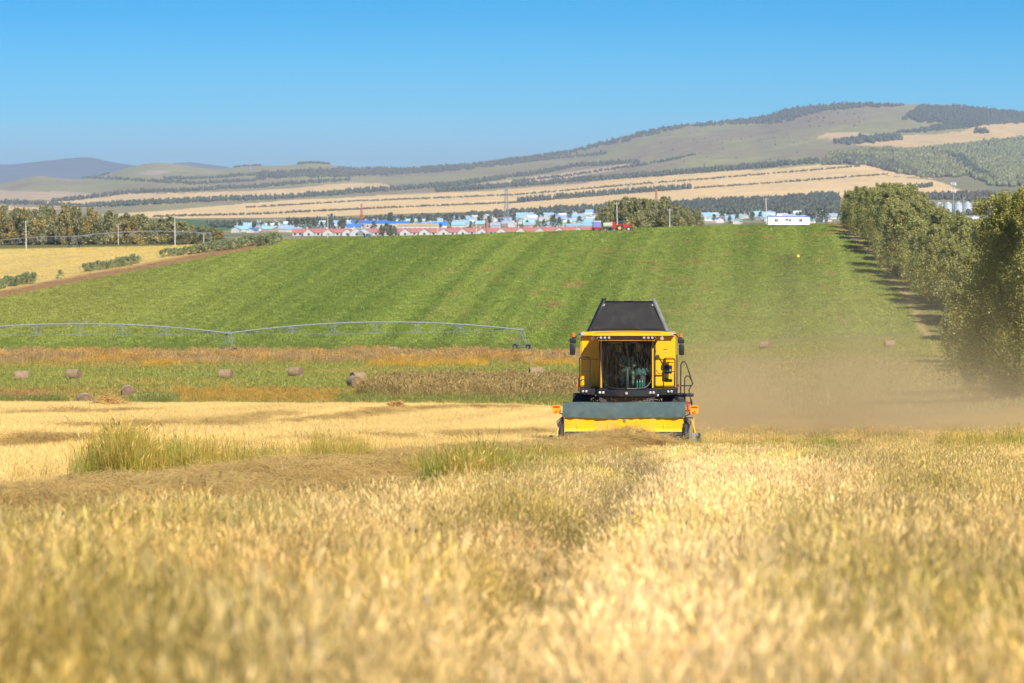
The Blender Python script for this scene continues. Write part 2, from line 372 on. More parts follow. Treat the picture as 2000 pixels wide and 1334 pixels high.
gp = isV & (Ug > 1850) & (Yi > 424) & (Yi < 440); rgb[gp] = [0.12, 0.22, 0.04]
gp = isV & (Ug > 1880) & (Yi > 398) & (Yi < 411); rgb[gp] = [0.40, 0.28, 0.19]

def ground_mat(name, scales, amt, bump, bsc):
    m = bpy.data.materials.new(name); m.use_nodes = True; n = m.node_tree; b = n.nodes['Principled BSDF']
    b.inputs['Roughness'].default_value = 0.95; b.inputs['Specular IOR Level'].default_value = 0.05
    at = n.nodes.new('ShaderNodeAttribute'); at.attribute_name = 'shade'; g = n.nodes.new('ShaderNodeNewGeometry')
    c = at.outputs['Color']
    for sc, a in zip(scales, amt):
        no = n.nodes.new('ShaderNodeTexNoise'); no.inputs['Scale'].default_value = sc; no.inputs['Detail'].default_value = 6; no.inputs['Roughness'].default_value = 0.65
        n.links.new(g.outputs['Position'], no.inputs['Vector'])
        r = n.nodes.new('ShaderNodeMapRange'); r.inputs['From Min'].default_value = 0.3; r.inputs['From Max'].default_value = 0.7
        r.inputs['To Min'].default_value = 1 - a; r.inputs['To Max'].default_value = 1 + a; r.clamp = True
        n.links.new(no.outputs[0], r.inputs[0])
        v = n.nodes.new('ShaderNodeVectorMath'); v.operation = 'SCALE'; n.links.new(c, v.inputs[0]); n.links.new(r.outputs[0], v.inputs['Scale']); c = v.outputs[0]
    n.links.new(c, b.inputs['Base Color'])
    nb = n.nodes.new('ShaderNodeTexNoise'); nb.inputs['Scale'].default_value = bsc; nb.inputs['Detail'].default_value = 5
    n.links.new(g.outputs['Position'], nb.inputs['Vector'])
    bp = n.nodes.new('ShaderNodeBump'); bp.inputs['Strength'].default_value = 0.8; bp.inputs['Distance'].default_value = bump
    n.links.new(nb.outputs[0], bp.inputs['Height']); n.links.new(bp.outputs[0], b.inputs['Normal'])
    return m
gmats = [ground_mat('soil_and_straw', (3, 0.4), (.3, .2), 0.05, 8), ground_mat('meadow_turf', (2.2, 0.25), (.28, .16), 0.25, 1.6),
         ground_mat('green_crop', (2.4, 0.2), (.30, .14), 0.3, 1.6), ground_mat('ripe_field', (1.2, 0.1), (.2, .12), 0.25, 1.0),
         ground_mat('valley_land', (.3, .03), (.25, .2), 1.0, .3), ground_mat('hill_land', (.06, .012), (.22, .12), 6.0, .02)]
gnames = ['ground', 'meadow', 'green_field', 'golden_field', 'valley_floor', 'hills']
nr, nc = X.shape
idx = np.arange(nr * nc).reshape(nr, nc)
Q = np.stack([idx[:-1, :-1], idx[:-1, 1:], idx[1:, 1:], idx[1:, :-1]], -1).reshape(-1, 4)
qc = cls[:-1, :-1].reshape(-1)
P = np.stack([X, Yv, Z], -1).reshape(-1, 3); RG = np.clip(rgb.reshape(-1, 3), 0, 1)
for c in range(6):
    q = Q[qc == c]; used, inv = np.unique(q, return_inverse=True)
    me = np_mesh(gnames[c], P[used], inv.reshape(-1, 4), RG[used])
    o = link(gnames[c], me, gmats[c], smooth=True); tag(o, kind='structure')

# far blue mountains
mu = [-700, -400, 0, 60, 100, 150, 180, 220, 260, 300, 340, 370, 420, 450, 520, 640]
my = [345, 330, 322, 318, 313, 307, 308, 316, 322, 326, 319, 317, 322, 328, 350, 380]
us = np.linspace(-700, 640, 200); yy = np.interp(us, mu, my) + (fbm(us / 30, us * 0, 3, 91) - .5) * 3
D0 = 27000.0; prof = [(-4500, -0.1), (-2500, 0.35), (-1200, 0.75), (0, 1.0), (2500, 0.2), (4000, -0.1)]
mv = []
for dd, k in prof:
    for a, b in zip(us, yy): mv.append(((a - 1000) / F * D0, D0 + dd, (HZ - b) * D0 / F * k))
nn = len(us); mf = [(r * nn + i, r * nn + i + 1, (r + 1) * nn + i + 1, (r + 1) * nn + i) for r in range(len(prof) - 1) for i in range(nn - 1)]
mo = link('mountains', np_mesh('mountains', mv, mf), mat('mountain_woods', (0.085, 0.12, 0.13), 0.95, scale=.002), smooth=True); tag(mo, kind='structure')

# ------------------------------------------------------------------ haze
hb = MB(); hb.box((0, 17000, 161), (26000, 35000, 545))
haze = hb.build('haze', None); hm = bpy.data.materials.new('air'); hm.use_nodes = True; hm.node_tree.nodes.clear()
ho = hm.node_tree.nodes.new('ShaderNodeOutputMaterial'); pv = hm.node_tree.nodes.new('ShaderNodeVolumePrincipled')
pv.inputs['Color'].default_value = (0.66, 0.79, 1.0, 1); pv.inputs['Density'].default_value = 4.5e-5; pv.inputs['Anisotropy'].default_value = 0.22
hm.node_tree.links.new(pv.outputs[0], ho.inputs['Volume']); haze.data.materials.append(hm); tag(haze, kind='stuff')

# ------------------------------------------------------------------ scatter (for what nobody could count)
def scatter(name, pts, rot, scl, tint, meshes, m, label, cat='plants'):
    c = bpy.data.collections.new(name + '_src')
    for i, me in enumerate(meshes):
        if len(me.materials) == 0: me.materials.append(m)
        so_ = bpy.data.objects.new('%s_src_%02d' % (name, i), me); c.objects.link(so_)
    me = bpy.data.meshes.new(name); me.vertices.add(len(pts)); me.vertices.foreach_set('co', np.asarray(pts, np.float32).ravel())
    def at(n_, t, dom, arr, f='value'):
        a = me.attributes.new(n_, t, 'POINT'); a.data.foreach_set(f, np.asarray(arr).ravel())
    at('rot', 'FLOAT_VECTOR', 0, np.asarray(rot, np.float32), 'vector'); at('scl', 'FLOAT_VECTOR', 0, np.asarray(scl, np.float32), 'vector')
    at('idx', 'INT', 0, rng.integers(0, len(meshes), len(pts)).astype(np.int32))
    at('tint', 'FLOAT_COLOR', 0, np.concatenate([np.asarray(tint, np.float32), np.ones((len(pts), 1), np.float32)], 1), 'color')
    o = link(name, me)
    ng = bpy.data.node_groups.new(name, 'GeometryNodeTree')
    ng.interface.new_socket('Geometry', in_out='INPUT', socket_type='NodeSocketGeometry'); ng.interface.new_socket('Geometry', in_out='OUTPUT', socket_type='NodeSocketGeometry')
    gi = ng.nodes.new('NodeGroupInput'); go = ng.nodes.new('NodeGroupOutput'); ip = ng.nodes.new('GeometryNodeInstanceOnPoints'); m2p = ng.nodes.new('GeometryNodeMeshToPoints')
    ci = ng.nodes.new('GeometryNodeCollectionInfo'); ci.inputs['Collection'].default_value = c; ci.inputs['Separate Children'].default_value = True; ci.inputs['Reset Children'].default_value = True
    def na(n_, t):
        a = ng.nodes.new('GeometryNodeInputNamedAttribute'); a.data_type = t; a.inputs[0].default_value = n_; return a.outputs[0]
    L = ng.links.new
    L(gi.outputs[0], m2p.inputs[0]); L(m2p.outputs[0], ip.inputs['Points']); L(ci.outputs[0], ip.inputs['Instance']); ip.inputs['Pick Instance'].default_value = True
    L(na('idx', 'INT'), ip.inputs['Instance Index']); L(na('rot', 'FLOAT_VECTOR'), ip.inputs['Rotation']); L(na('scl', 'FLOAT_VECTOR'), ip.inputs['Scale'])
    L(ip.outputs[0], go.inputs[0])
    md = o.modifiers.new('scatter', 'NODES'); md.node_group = ng
    tag(o, label, None, None, 'stuff'); return o

def blades(n, Rr, h0, h1, wd, lean=0.25, curve=0.3, head=0.0, headlen=0.12, headw=0.012, seg=3, lie=0.0, lieh=0.3, c0=(1, 1, 1), c1=(1, 1, 1), base_shade=1.0, headcol=(1.25, 1.15, 0.9), seed=0):
    r = np.random.default_rng(seed); V = []; Fq = []; S = []
    for i in range(n):
        a = r.uniform(0, 2 * math.pi); rad = Rr * math.sqrt(r.uniform()); bx, by = rad * math.cos(a), rad * math.sin(a)
        hh = r.uniform(h0, h1); az = r.uniform(0, 2 * math.pi); ln = abs(r.normal(0, lean)); cv = r.uniform(0, curve)
        t = r.uniform(); c = np.array(c0) * (1 - t) + np.array(c1) * t; c = c * r.uniform(0.78, 1.22)
        pts = []
        if r.uniform() < lie:
            z0 = r.uniform(0, lieh); tilt = r.normal(0, 0.15)
            for k in range(seg + 1):
                q = k / seg; pts.append((bx + math.cos(az) * hh * (q - .5), by + math.sin(az) * hh * (q - .5), z0 + tilt * hh * (q - .5) + 0.06 * math.sin(q * 3.1)))
            flat = True
        else:
            for k in range(seg + 1):
                q = k / seg; off = ln * hh * q + cv * hh * q * q
                pts.append((bx + math.cos(az) * off, by + math.sin(az) * off, hh * q * (1 - 0.35 * cv * q)))
            flat = False
        wa = az + math.pi / 2 + r.uniform(-.9, .9); wx, wy = math.cos(wa), math.sin(wa)
        b0 = len(V); hd = (r.uniform() < head) and not flat
        for k, p in enumerate(pts):
            ww = wd * (1.0 if hd else (1 - 0.85 * (k / seg) ** 1.5)) * r.uniform(.8, 1.2) * (0.6 if hd else 1)
            if flat: ww = wd
            V.append((p[0] - wx * ww / 2, p[1] - wy * ww / 2, p[2])); V.append((p[0] + wx * ww / 2, p[1] + wy * ww / 2, p[2]))
            kk = base_shade + (1 - base_shade) * min(1, k / seg * 1.2); S += [c * kk, c * kk]  # shade between the stalks put into the colour: bases darker than tips
            if k: Fq.append((b0 + 2 * k - 2, b0 + 2 * k - 1, b0 + 2 * k + 1, b0 + 2 * k))
        if hd:
            p = np.array(pts[-1]); dr = np.array(pts[-1]) - np.array(pts[-2]); dr = dr / (np.linalg.norm(dr) + 1e-6)
            dr = dr + np.array([math.cos(az), math.sin(az), -0.6]) * r.uniform(0.1, .6); dr /= np.linalg.norm(dr); L_ = headlen * r.uniform(.7, 1.3)
            hc_ = np.array(headcol) * r.uniform(.8, 1.2)
            for (ax, ay) in ((wx, wy), (-wy, wx)):
                b0 = len(V); s_ = np.array([ax, ay, 0]) * headw
                for q in (p - s_ * .2, p + dr * L_ * .45 - s_, p + dr * L_, p + dr * L_ * .45 + s_): V.append(tuple(q)); S.append(hc_)
                Fq.append((b0, b0 + 1, b0 + 2, b0 + 3))
    return np_mesh('blades', V, Fq, np.array(S))

def place(xy, tilt=0.08, smin=.8, smax=1.25, zs=None, dz=0.0):
    x, y = xy[:, 0], xy[:, 1]; z = H(x, y) + dz; n = len(x)
    rot = np.stack([rng.normal(0, tilt, n), rng.normal(0, tilt, n), rng.uniform(0, 6.283, n)], 1)
    s_ = rng.uniform(smin, smax, n)[:, None] * np.ones(3); 
    if zs is not None: s_[:, 2] *= zs
    return np.stack([x, y, z], 1), rot, s_
def wedge(n, d0, d1, pw=1.0, extra=3.0, k=0.147):
    """n random spots spread evenly over the ground between two distances, a little wider than the view"""
    y = (d0 ** (1 + pw) + (d1 ** (1 + pw) - d0 ** (1 + pw)) * rng.uniform(size=n)) ** (1 / (1 + pw))
    x = rng.uniform(-1, 1, n) * (k * y + extra * np.clip(25 / y, 0, 1)); return np.stack([x, y], 1)

# windrow centre line: near left to the header
WL = np.array([(-14, 15), (-11, 30), (-8, 50), (-6.6, 60), (-4.9, 70), (-3.7, 82), (-2.4, 88), (-.3, 102), (3.7, 122.5)], float)
WH = np.array([2.7, 2.7, 2.7, 2.8, 3.0, 3.0, 2.3, 1.5, 1.05])
def whalf(y): return np.interp(y, WL[:, 1], WH)
def wdist(x, y): return x - np.interp(y, WL[:, 1], WL[:, 0])
def stubble_mask(x, y):      # harvested ground, left of the line of grass
    L_ = np.where(y < 112, np.interp(y, WL[:, 1], WL[:, 0]) - whalf(y) + .2, np.interp(y, [112, 126, 150, 260], [-.3, 1.0, 1.6, 4.2])) + (noise(y / 3.0, y * 0, 77) - .5) * 0.5
    return (x < L_) & (y > 58)
leaf_wheat = leafmat('ripe_oat_straw', (0.72, 0.555, 0.245), 0.3, instancer=True)
V_crop = [blades(58, .28, .22, .58, .0046, .13, .22, head=.6, headlen=.07, headw=.0052, c0=(.98, .92, .68), c1=(.66, .61, .42), base_shade=.45, headcol=(1.10, 1.03, .92), seed=100 + i) for i in range(9)]
V_grn = [blades(44, .24, .40, 1.0, .009, .11, .22, head=.12, headlen=.14, headw=.01, c0=(.62, .8, .26), c1=(.95, .84, .42), base_shade=.8, seed=200 + i) for i in range(5)]
V_mat = [blades(70, .42, .35, .9, .0075, .5, .5, lie=1.0, lieh=.14, c0=(.98, .84, .62), c1=(.74, .58, .42), seed=300 + i) for i in range(6)]
V_stb = [blades(40, .34, .10, .22, .0075, .3, .2, lie=.4, lieh=.12, c0=(1.15, 1.08, .85), c1=(1, .86, .60), seed=400 + i) for i in range(6)]

pts = np.concatenate([wedge(11000, 9, 45), wedge(22000, 45, 100), wedge(24000, 100, 158)])
x, y = pts[:, 0], pts[:, 1]
wd_ = np.abs(wdist(x, y)); keep = ~stubble_mask(x, y) & ((wd_ > whalf(y) * (.85 + .3 * noise(y / 2, x * 0, 5))) | (y < 30))
keep &= ~((y > 122) & (np.abs(x - 3.9) < 2.9)) & (x > -40)
keep &= (y < 150 + 7 * noise(x / 4, x * 0, 9)) & ~((y > 124) & (x < 3.9))
pts = pts[keep]; x, y = pts[:, 0], pts[:, 1]
big = fbm(x / 2.2, y / 5.0, 4, 15); big2 = fbm(x / 0.9 + 9, y / 2.5, 3, 16)
a, b, c = place(pts, .10, .8, 1.25, zs=(.55 + .72 * big) * rng.uniform(.75, 1.3, len(x)) * np.interp(y, [12, 30, 60], [1.25, 1.1, 1.0]))
c[:, 2] *= np.where(y < 122, np.clip(.42 + (wdist(x, y) - whalf(y)) / 5.5, .42, 1), 1)
tint = np.ones((len(x), 3)) * (0.52 + 1.25 * np.clip(big2 - .12, 0, 1))[:, None] * rng.uniform(.62, 1.42, (len(x), 1))
grn = np.clip((fbm(x / 1.5, y / 5, 3, 18) - .44) * 6, 0, 1)[:, None]; tint = tint * (1 - grn) + tint * np.array([.84, .88, .60]) * grn
brn = np.clip((fbm(x / 1.5 + 50, y / 8, 3, 19) - .5) * 5, 0, 1)[:, None] * np.clip((60 - y) / 40, 0, 1)[:, None]; tint = tint * (1 - brn * .6) + tint * np.array([.86, .72, .56]) * brn * .6
pale = np.exp(-((x - np.interp(y, [10, 18, 40, 90], [0.55, .7, 1.9, 4.5])) / np.interp(y, [10, 40, 90], [.42, 1.1, 3.0])) ** 2)[:, None]
tint = tint * (1 + pale * np.array([.34, .38, .70]))
dkl = np.exp(-((x - np.interp(y, [10, 18, 40, 80], [.0, -.05, .75, 2.9])) / np.interp(y, [10, 40, 90], [.17, .34, .6])) ** 2)[:, None]
tint = tint * (1 - .5 * dkl); c[:, 2] *= np.interp(y, [60, 95, 105, 124, 140, 150], [1, .8, .5, .45, .8, .9]); c[:, 2] *= (1 - .5 * dkl[:, 0])
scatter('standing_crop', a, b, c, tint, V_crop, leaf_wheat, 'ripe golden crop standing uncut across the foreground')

pts = np.concatenate([wedge(30000, 48, 130, 1, 3), wedge(34000, 130, 264, 1)])
x, y = pts[:, 0], pts[:, 1]; keep = stubble_mask(x, y) | ((y > 150) & (y < 262)); keep &= ~((y > 121) & (y < 140) & (np.abs(x - 3.9) < 2.4)); pts = pts[keep]; x, y = pts[:, 0], pts[:, 1]
a, b, c = place(pts, .1, .8, 1.3)
row = noise((x - y * .12) / 1.6, y / 40, 21); tint = np.array([1.18, 1.20, 1.25]) * (0.92 + .34 * row + .14 * (fbm(x / 3, y / 7, 3, 25) - .5))[:, None]
rt_ = np.clip((x - 6) / 4, 0, 1)[:, None] * (y > 150)[:, None]; tint = tint * (1 - rt_) + tint * np.array([.78, .74, .60]) * rt_
c[:, 2] *= (.8 + .6 * row)
scatter('stubble', a, b, c, tint, V_stb, leaf_wheat, 'pale cut stubble and loose straw over the harvested half of the field')

# the windrow itself and smaller brown swaths in the stubble
yv = np.sqrt(rng.uniform(42 ** 2, 123 ** 2, 10500)); xv = np.interp(yv, WL[:, 1], WL[:, 0]) + rng.uniform(-1, 1, len(yv)) * whalf(yv)
pts = np.stack([xv, yv], 1); a, b, c = place(pts, .12, .8, 1.2); a[:, 2] += (.10 + .30 * fbm(xv / 1.2, yv / 3, 3, 14)) * np.clip(1 - (wdist(xv, yv) / whalf(yv)) ** 2, 0, 1)
yb = rng.uniform(117, 123.6, 900); xb = 3.75 + rng.normal(0, .80, 900); ab, bb, cb = place(np.stack([xb, yb], 1), .25, .8, 1.2)
ab[:, 2] += (.10 + .32 * np.exp(-((yb - 123) / 1.6) ** 2) * rng.uniform(.3, 1, 900)) * np.exp(-((xb - 3.7) / .95) ** 2)
tt = np.concatenate([np.ones((len(a), 3)) * np.array([.98, 1.06, 1.12]) * (.85 + .42 * fbm(xv * 1.5, yv / 2, 3, 4))[:, None], np.array([1.0, 1.08, 1.14]) * rng.uniform(.75, 1.3, (900, 1))])
scatter('windrow', np.concatenate([a, ab]), np.concatenate([b, bb]), np.concatenate([c, cb]), tt, V_mat, leaf_wheat, 'brown matted windrow of cut straw leading up to the harvester')
pl = []
for (u0, y0, u1, y1, n_) in ((60, 845, 560, 812, 700), (380, 838, 760, 806, 500), (500, 880, 1060, 850, 700), (0, 815, 300, 805, 350), (700, 805, 1060, 800, 300), (1400, 800, 1950, 790, 500), (0, 880, 200, 868, 300), (1500, 822, 2000, 808, 500)):
    A = ground(u0, y0, 50, 260); B = ground(u1, y1, 50, 260); t = rng.uniform(size=n_); t = t[noise(t * 14, t * 0, int(u0) + 3) > .42]
    w_ = rng.normal(0, .55, len(t)); pl.append(np.stack([A.x + (B.x - A.x) * t + w_, A.y + (B.y - A.y) * t + rng.normal(0, 1.2, len(t))], 1))
pts = np.concatenate(pl); a, b, c = place(pts, .15, .8, 1.3); a[:, 2] += .04
scatter('straw_swaths', a, b, c, np.ones((len(a), 3)) * np.array([1.05, 1.14, 1.18]), V_mat, leaf_wheat, 'low tan swaths of threshed straw lying in rows on the stubble')

# uncut green-gold grass along the windrow
pl = []; hs = []
for (u0, y0, wu, wy, n_, hh) in ((248, 950, 34, 5, 18, 1.5), (350, 938, 50, 5, 14, 1.2), (520, 928, 50, 5, 9, 1.0), (665, 922, 45, 5, 13, 1.15), (760, 902, 60, 5, 3, .6), (930, 958, 42, 6, 20, 1.1), (1033, 955, 7, 4, 5, 1.25), (1085, 915, 40, 8, 6, .7), (470, 915, 230, 8, 7, .55),
                              (1290, 895, 90, 8, 5, .5), (1700, 880, 260, 10, 16, .8), (1950, 885, 80, 12, 12, .85), (1480, 880, 120, 8, 7, .7), (1240, 905, 60, 6, 5, .5), (400, 870, 300, 16, 8, .4)):
    for k in range(n_):
        g = ground(u0 + rng.normal(0, wu * .6), y0 + rng.normal(0, wy), 45, 170); h_ = hh * rng.uniform(.6, 1.15); rr_ = rng.uniform(.15, .55)
        for q in range(int(rng.integers(7, 20))): pl.append((g.x + rng.normal(0, rr_), g.y + rng.normal(0, rr_ * 1.3))); hs.append((h_ * rng.uniform(.6, 1.1), rng.uniform(0, 1) ** 1.5 if q == 0 else hs[-1][1]))
pts = np.array(pl); hs = np.array(hs); a, b, c = place(pts, .12, .8, 1.05); x, y = pts[:, 0], pts[:, 1]
c *= hs[:, :1]; g_ = np.clip(hs[:, 1:] * 1.3, 0, 1); tint = np.array([.46, .68, .36]) * g_ + np.array([.98, .86, .70]) * (1 - g_)
scatter('tall_grass', a, b, c, tint * rng.uniform(.8, 1.2, (len(a), 1)), V_grn, leaf_wheat, 'tufts of tall green and gold grass left beside the windrow')

# meadow growth
leaf_mead = leafmat('meadow_grass', (0.42, 0.41, 0.13), .3, instancer=True)
V_med = [blades(26, .9, .12, .34, .05, .4, .5, seg=2, c0=(1, 1, .8), c1=(.75, .85, .6), seed=500 + i) for i in range(4)]
V_reed = [blades(40, .9, .55, 1.25, .04, .16, .25, seg=2, head=.5, headlen=.28, headw=.04, c0=(1.1, 1.0, .8), c1=(.75, .72, .5), headcol=(1.08, .92, .88), seed=520 + i) for i in range(4)]
pts = wedge(42000, 262, 700, 1, 0, .145); x, y = pts[:, 0], pts[:, 1]; u = 1000 + F * x / y; yi = yimg(u, y)
m1 = fbm(x / 22, y / 14, 4, 12); t = np.clip((m1 - .45) * 3.2, 0, 1)[:, None]; tint = np.array([.92, .90, .60]) * (1 - t) + np.array([1.15, .85, .62]) * t
t = (np.clip((fbm(x / 12, y / 10, 3, 13) - .35) * 3, 0, 1) * np.clip((yi - 752) / 12, 0, 1))[:, None]; tint = tint * (1 - t) + np.array([1.15, .74, .55]) * t
t = (np.clip((u - 1300) / 150, 0, 1) * np.clip((yi - 690) / 20, 0, 1))[:, None]; tint = tint * (1 - t) + np.array([1.1, .86, 1.1]) * t
tint *= rng.uniform(.75, 1.2, (len(x), 1)); a, b, c = place(pts, .1, .8, 1.4)
scatter('meadow_grass', a, b, c, tint, V_med, leaf_mead, 'grazed green and yellow meadow grass in the hollow around the round bales')
def band(n_, u0, u1, ya, yb, seed, dmin=262, dmax=760, edge=9):
    us = rng.uniform(u0, u1, n_); ys = rng.uniform(0, 1, n_); out = []
    ds = np.linspace(dmin, dmax, 600)
    for uu, q in zip(us, ys):
        top = yat(ya, uu) + (noise(uu / 30, 0.0, seed) - .5) * edge; bot = yat(yb, uu) + (noise(uu / 40, 5.0, seed) - .5) * edge
        yy_ = top + (bot - top) * q + rng.normal(0, 2.0); out.append((uu, yy_))
    out = np.array(out); grid_u = np.linspace(u0, u1, 60); D = np.array([yimg(np.full(600, g), ds) for g in grid_u])
    res = []
    for uu, yy_ in out:
        k = int((uu - u0) / (u1 - u0) * 59); d = ds[np.argmin(np.abs(D[k] - yy_))]; res.append(((uu - 1000) / F * d, d))
    return np.array(res)
pR = band(4200, -60, 1160, [(-60, 692), (180, 688), (230, 686), (300, 692), (600, 690), (1160, 692)], [(-60, 712), (300, 708), (600, 706), (1160, 708)], 3)
pY = band(1600, -60, 1130, [(-60, 706), (1130, 708)], [(-60, 722), (250, 716), (1130, 716)], 4, edge=4)
kY = (noise(pY[:, 0] / 9, pY[:, 0] * 0, 88) > .42); pY = pY[kY]
pB = band(2300, 712, 1130, [(712, 768), (730, 752), (800, 746), (1000, 745), (1130, 748)], [(712, 776), (730, 778), (1000, 784), (1130, 780)], 5)
pO = band(500, -60, 90, [(-60, 772), (90, 776)], [(-60, 790), (90, 786)], 6)
pO2 = band(500, 330, 660, [(330, 765), (660, 768)], [(330, 788), (660, 790)], 7)
pG = band(800, 262, 338, [(262, 785), (338, 782)], [(262, 792), (338, 792)], 8)
pG2 = band(900, -60, 120, [(-60, 788), (120, 788)], [(-60, 796), (120, 796)], 8)
pG3 = band(1300, 650, 1120, [(650, 782), (1120, 783)], [(650, 792), (1120, 790)], 9)
pE = band(2600, -60, 1200, [(-60, 675), (1200, 672)], [(-60, 690), (1200, 688)], 10, dmax=760)
P_ = np.concatenate([pR, pY, pB, pO, pO2, pG, pG2, pG3, pE])
cl = lambda c, p, v=.2: np.array(c) * rng.uniform(1 - v, 1 + v, (len(p), 1))
T_ = np.concatenate([cl((1.12, .88, 1.15), pR, .4) + (fbm(pR[:, :1] / 9, pR[:, 1:] / 12, 3, 7) > .52) * np.array([.34, .14, -.45]), cl((1.55, 1.08, .40), pY, .3), cl((.98, .80, .85), pB, .4), cl((1.1, .72, .75), pO, .35), cl((1.3, .9, .5), pO2), cl((.68, .82, .6), pG, .4), cl((.6, .75, .5), pG2), cl((.65, .78, .5), pG3), cl((.52, .72, .3), pE)])
S_ = np.concatenate([np.full(len(q), v) for q, v in ((pR, .85), (pY, .6), (pB, .95), (pO, .5), (pO2, .5), (pG, .6), (pG2, .5), (pG3, .45), (pE, .42))])
a, b, c = place(P_, .08, .75, 1.25); c *= S_[:, None]
scatter('reeds', a, b, c, T_, V_reed, leaf_mead, 'bands of rusty, golden and brown reeds crossing the meadow')

# green crop on the hill: low leafy clumps
leaf_crop = leafmat('leafy_crop', (0.20, 0.28, 0.06), .25, instancer=True)
V_lc = [blades(26, .9, .10, .30, .10, .9, .5, seg=1, c0=(1, 1, .9), c1=(.7, .8, .6), seed=540 + i) for i in range(4)]
pts = wedge(90000, 640, 1150, 1, 0, .15); x, y = pts[:, 0], pts[:, 1]
# look the ground class and colour up in the sheet
ri = np.clip(np.searchsorted(Drow, y), 0, nr - 1); ci = np.clip(np.round((1000 + F * x / y + 40) / 4).astype(int), 0, len(cols_in) - 1) + len(mside)
k = cls[ri, ci] == 2; pts = pts[k]; base = rgb[ri[k], ci[k]]
a, b, c = place(pts, .1, .8, 1.3); tint = base / np.array([0.20, 0.28, 0.06]) * np.array([1.75, 1.6, 1.5]) * rng.uniform(.7, 1.3, (len(pts), 1))
scatter('green_crop', a, b, c, tint, V_lc, leaf_crop, 'low leafy green crop covering the hillside in long rows')
# golden field tufts and rusty margin
pts = wedge(26000, 700, 1300, 1, 0, .15); x, y = pts[:, 0], pts[:, 1]
ri = np.clip(np.searchsorted(Drow, y), 0, nr - 1); ci = np.clip(np.round((1000 + F * x / y + 40) / 4).astype(int), 0, len(cols_in) - 1) + len(mside)
k = (cls[ri, ci] == 3) | ((cls[ri, ci] == 1) & (y > 720) & (x > 0)); pts = pts[k]; base = rgb[ri[k], ci[k]]
a, b, c = place(pts, .1, .8, 1.4); scatter('margin_grass', a, b, c, base / np.array([0.36, 0.35, 0.12]) * 1.05 * rng.uniform(.8, 1.2, (len(pts), 1)), V_med, leaf_mead, 'rusty and golden grass beyond the edge of the green crop')
#@@PART2
# ------------------------------------------------------------------ trees
bark = mat('bark', (0.16, 0.125, 0.09), 0.9, scale=4, bump=.5)
leaf_a = leafmat('willow_leaves', (0.36, 0.345, 0.095), .35, pscale=.35, pvar=.14)
leaf_big = leafmat('poplar_leaves', (0.37, 0.35, 0.08), .35, pscale=.5, pvar=.12)
leaf_d = leafmat('dark_leaves', (0.15, 0.16, 0.07), .25, pscale=.1, pvar=.2)
leaf_sh = leafmat('shrub_leaves', (0.30, 0.33, 0.14), .3, pscale=.4, pvar=.15)
def crown_mesh(h, rad, n, leaf, seed, low=.04, tufts=46, top=1.0, yellow=.12, spread=.30, clump=.16, col_=(1, 1, 1)):
    r = np.random.default_rng(seed)
    ph = r.uniform(0, 6.28, 4); cen = []
    for i in range(tufts):
        z = low + (1 - low) * r.uniform() ** .85
        prof = (min(1, (z / .30) ** .5) if z < .30 else max(.10, (1 - (z - .30) / .70) ** .62)) * top
        a = r.uniform(0, 6.283); rr = rad * prof * (.45 + .6 * r.uniform() ** .5) * (1 + .16 * math.sin(2 * a + ph[0]) + .12 * math.sin(3 * a + ph[1] + z * 4))
        cen.append((rr * math.cos(a), rr * math.sin(a), z * h * .96, r.uniform(.7, 1.3) * clump * h * (.55 + .6 * prof), r.uniform(.78, 1.2), r.uniform() < yellow))
    for i in range(tufts // 5):      # leading shoots that break the outline
        a = r.uniform(0, 6.283); rr = rad * .55 * r.uniform(); cen.append((rr * math.cos(a), rr * math.sin(a), h * r.uniform(.86, 1.02), clump * h * .45, 1.05, False))
    cen = np.array(cen, float); k = r.integers(0, len(cen), n); c = cen[k]
    d = r.normal(size=(n, 3)); d /= np.linalg.norm(d, axis=1)[:, None]; q = r.uniform(size=(n, 1)) ** .45
    p = c[:, :3] + d * q * c[:, 3:4] * np.array([.95, .95, 1.4]); p[:, 2] = np.maximum(p[:, 2], .05 * r.uniform(size=n) * h + .1)
    a = r.normal(size=(n, 3)) * .8 + d; a /= np.linalg.norm(a, axis=1)[:, None]
    t1 = np.cross(a, r.normal(size=(n, 3))); t1 /= np.linalg.norm(t1, axis=1)[:, None]; t2 = np.cross(a, t1)
    s = (leaf * r.uniform(.6, 1.35, n))[:, None]
    V = np.stack([p - t1 * s, p - t2 * s * .6, p + t1 * s, p + t2 * s * .6], 1).reshape(-1, 3)
    sh = (c[:, 4] * r.uniform(.75, 1.25, n))[:, None] * np.array(col_)
    ye = (c[:, 5] > .5)[:, None]; sh = np.where(ye, sh * np.array([1.45, 1.22, .75]), sh)
    f = np.arange(4 * n).reshape(n, 4); return np_mesh('crown', V, f, np.repeat(sh, 4, 0))
def trunk_mesh(h, r0, seed, limbs=6):
    rr = random.Random(seed); mb = MB(); p = Vector((0, 0, -.2)); pts = [p.copy()]
    for i in range(6): p = p + Vector((rr.uniform(-.03, .03) * h, rr.uniform(-.03, .03) * h, h * .13)); pts.append(p.copy())
    for i in range(6): mb.cyl(pts[i], pts[i + 1], r0 * (1 - i / 7), r0 * (1 - (i + 1) / 7), seg=7)
    for i in range(limbs):
        b = pts[1 + i % 5]; a = rr.uniform(0, 6.28); l = h * rr.uniform(.15, .3); e_ = b + Vector((math.cos(a) * l * .6, math.sin(a) * l * .6, l * .8)); mb.cyl(b, e_, r0 * .35, r0 * .12, seg=5)
    me = bpy.data.meshes.new('trunk'); mb.bm.to_mesh(me); mb.bm.free(); me.materials.append(bark); return me
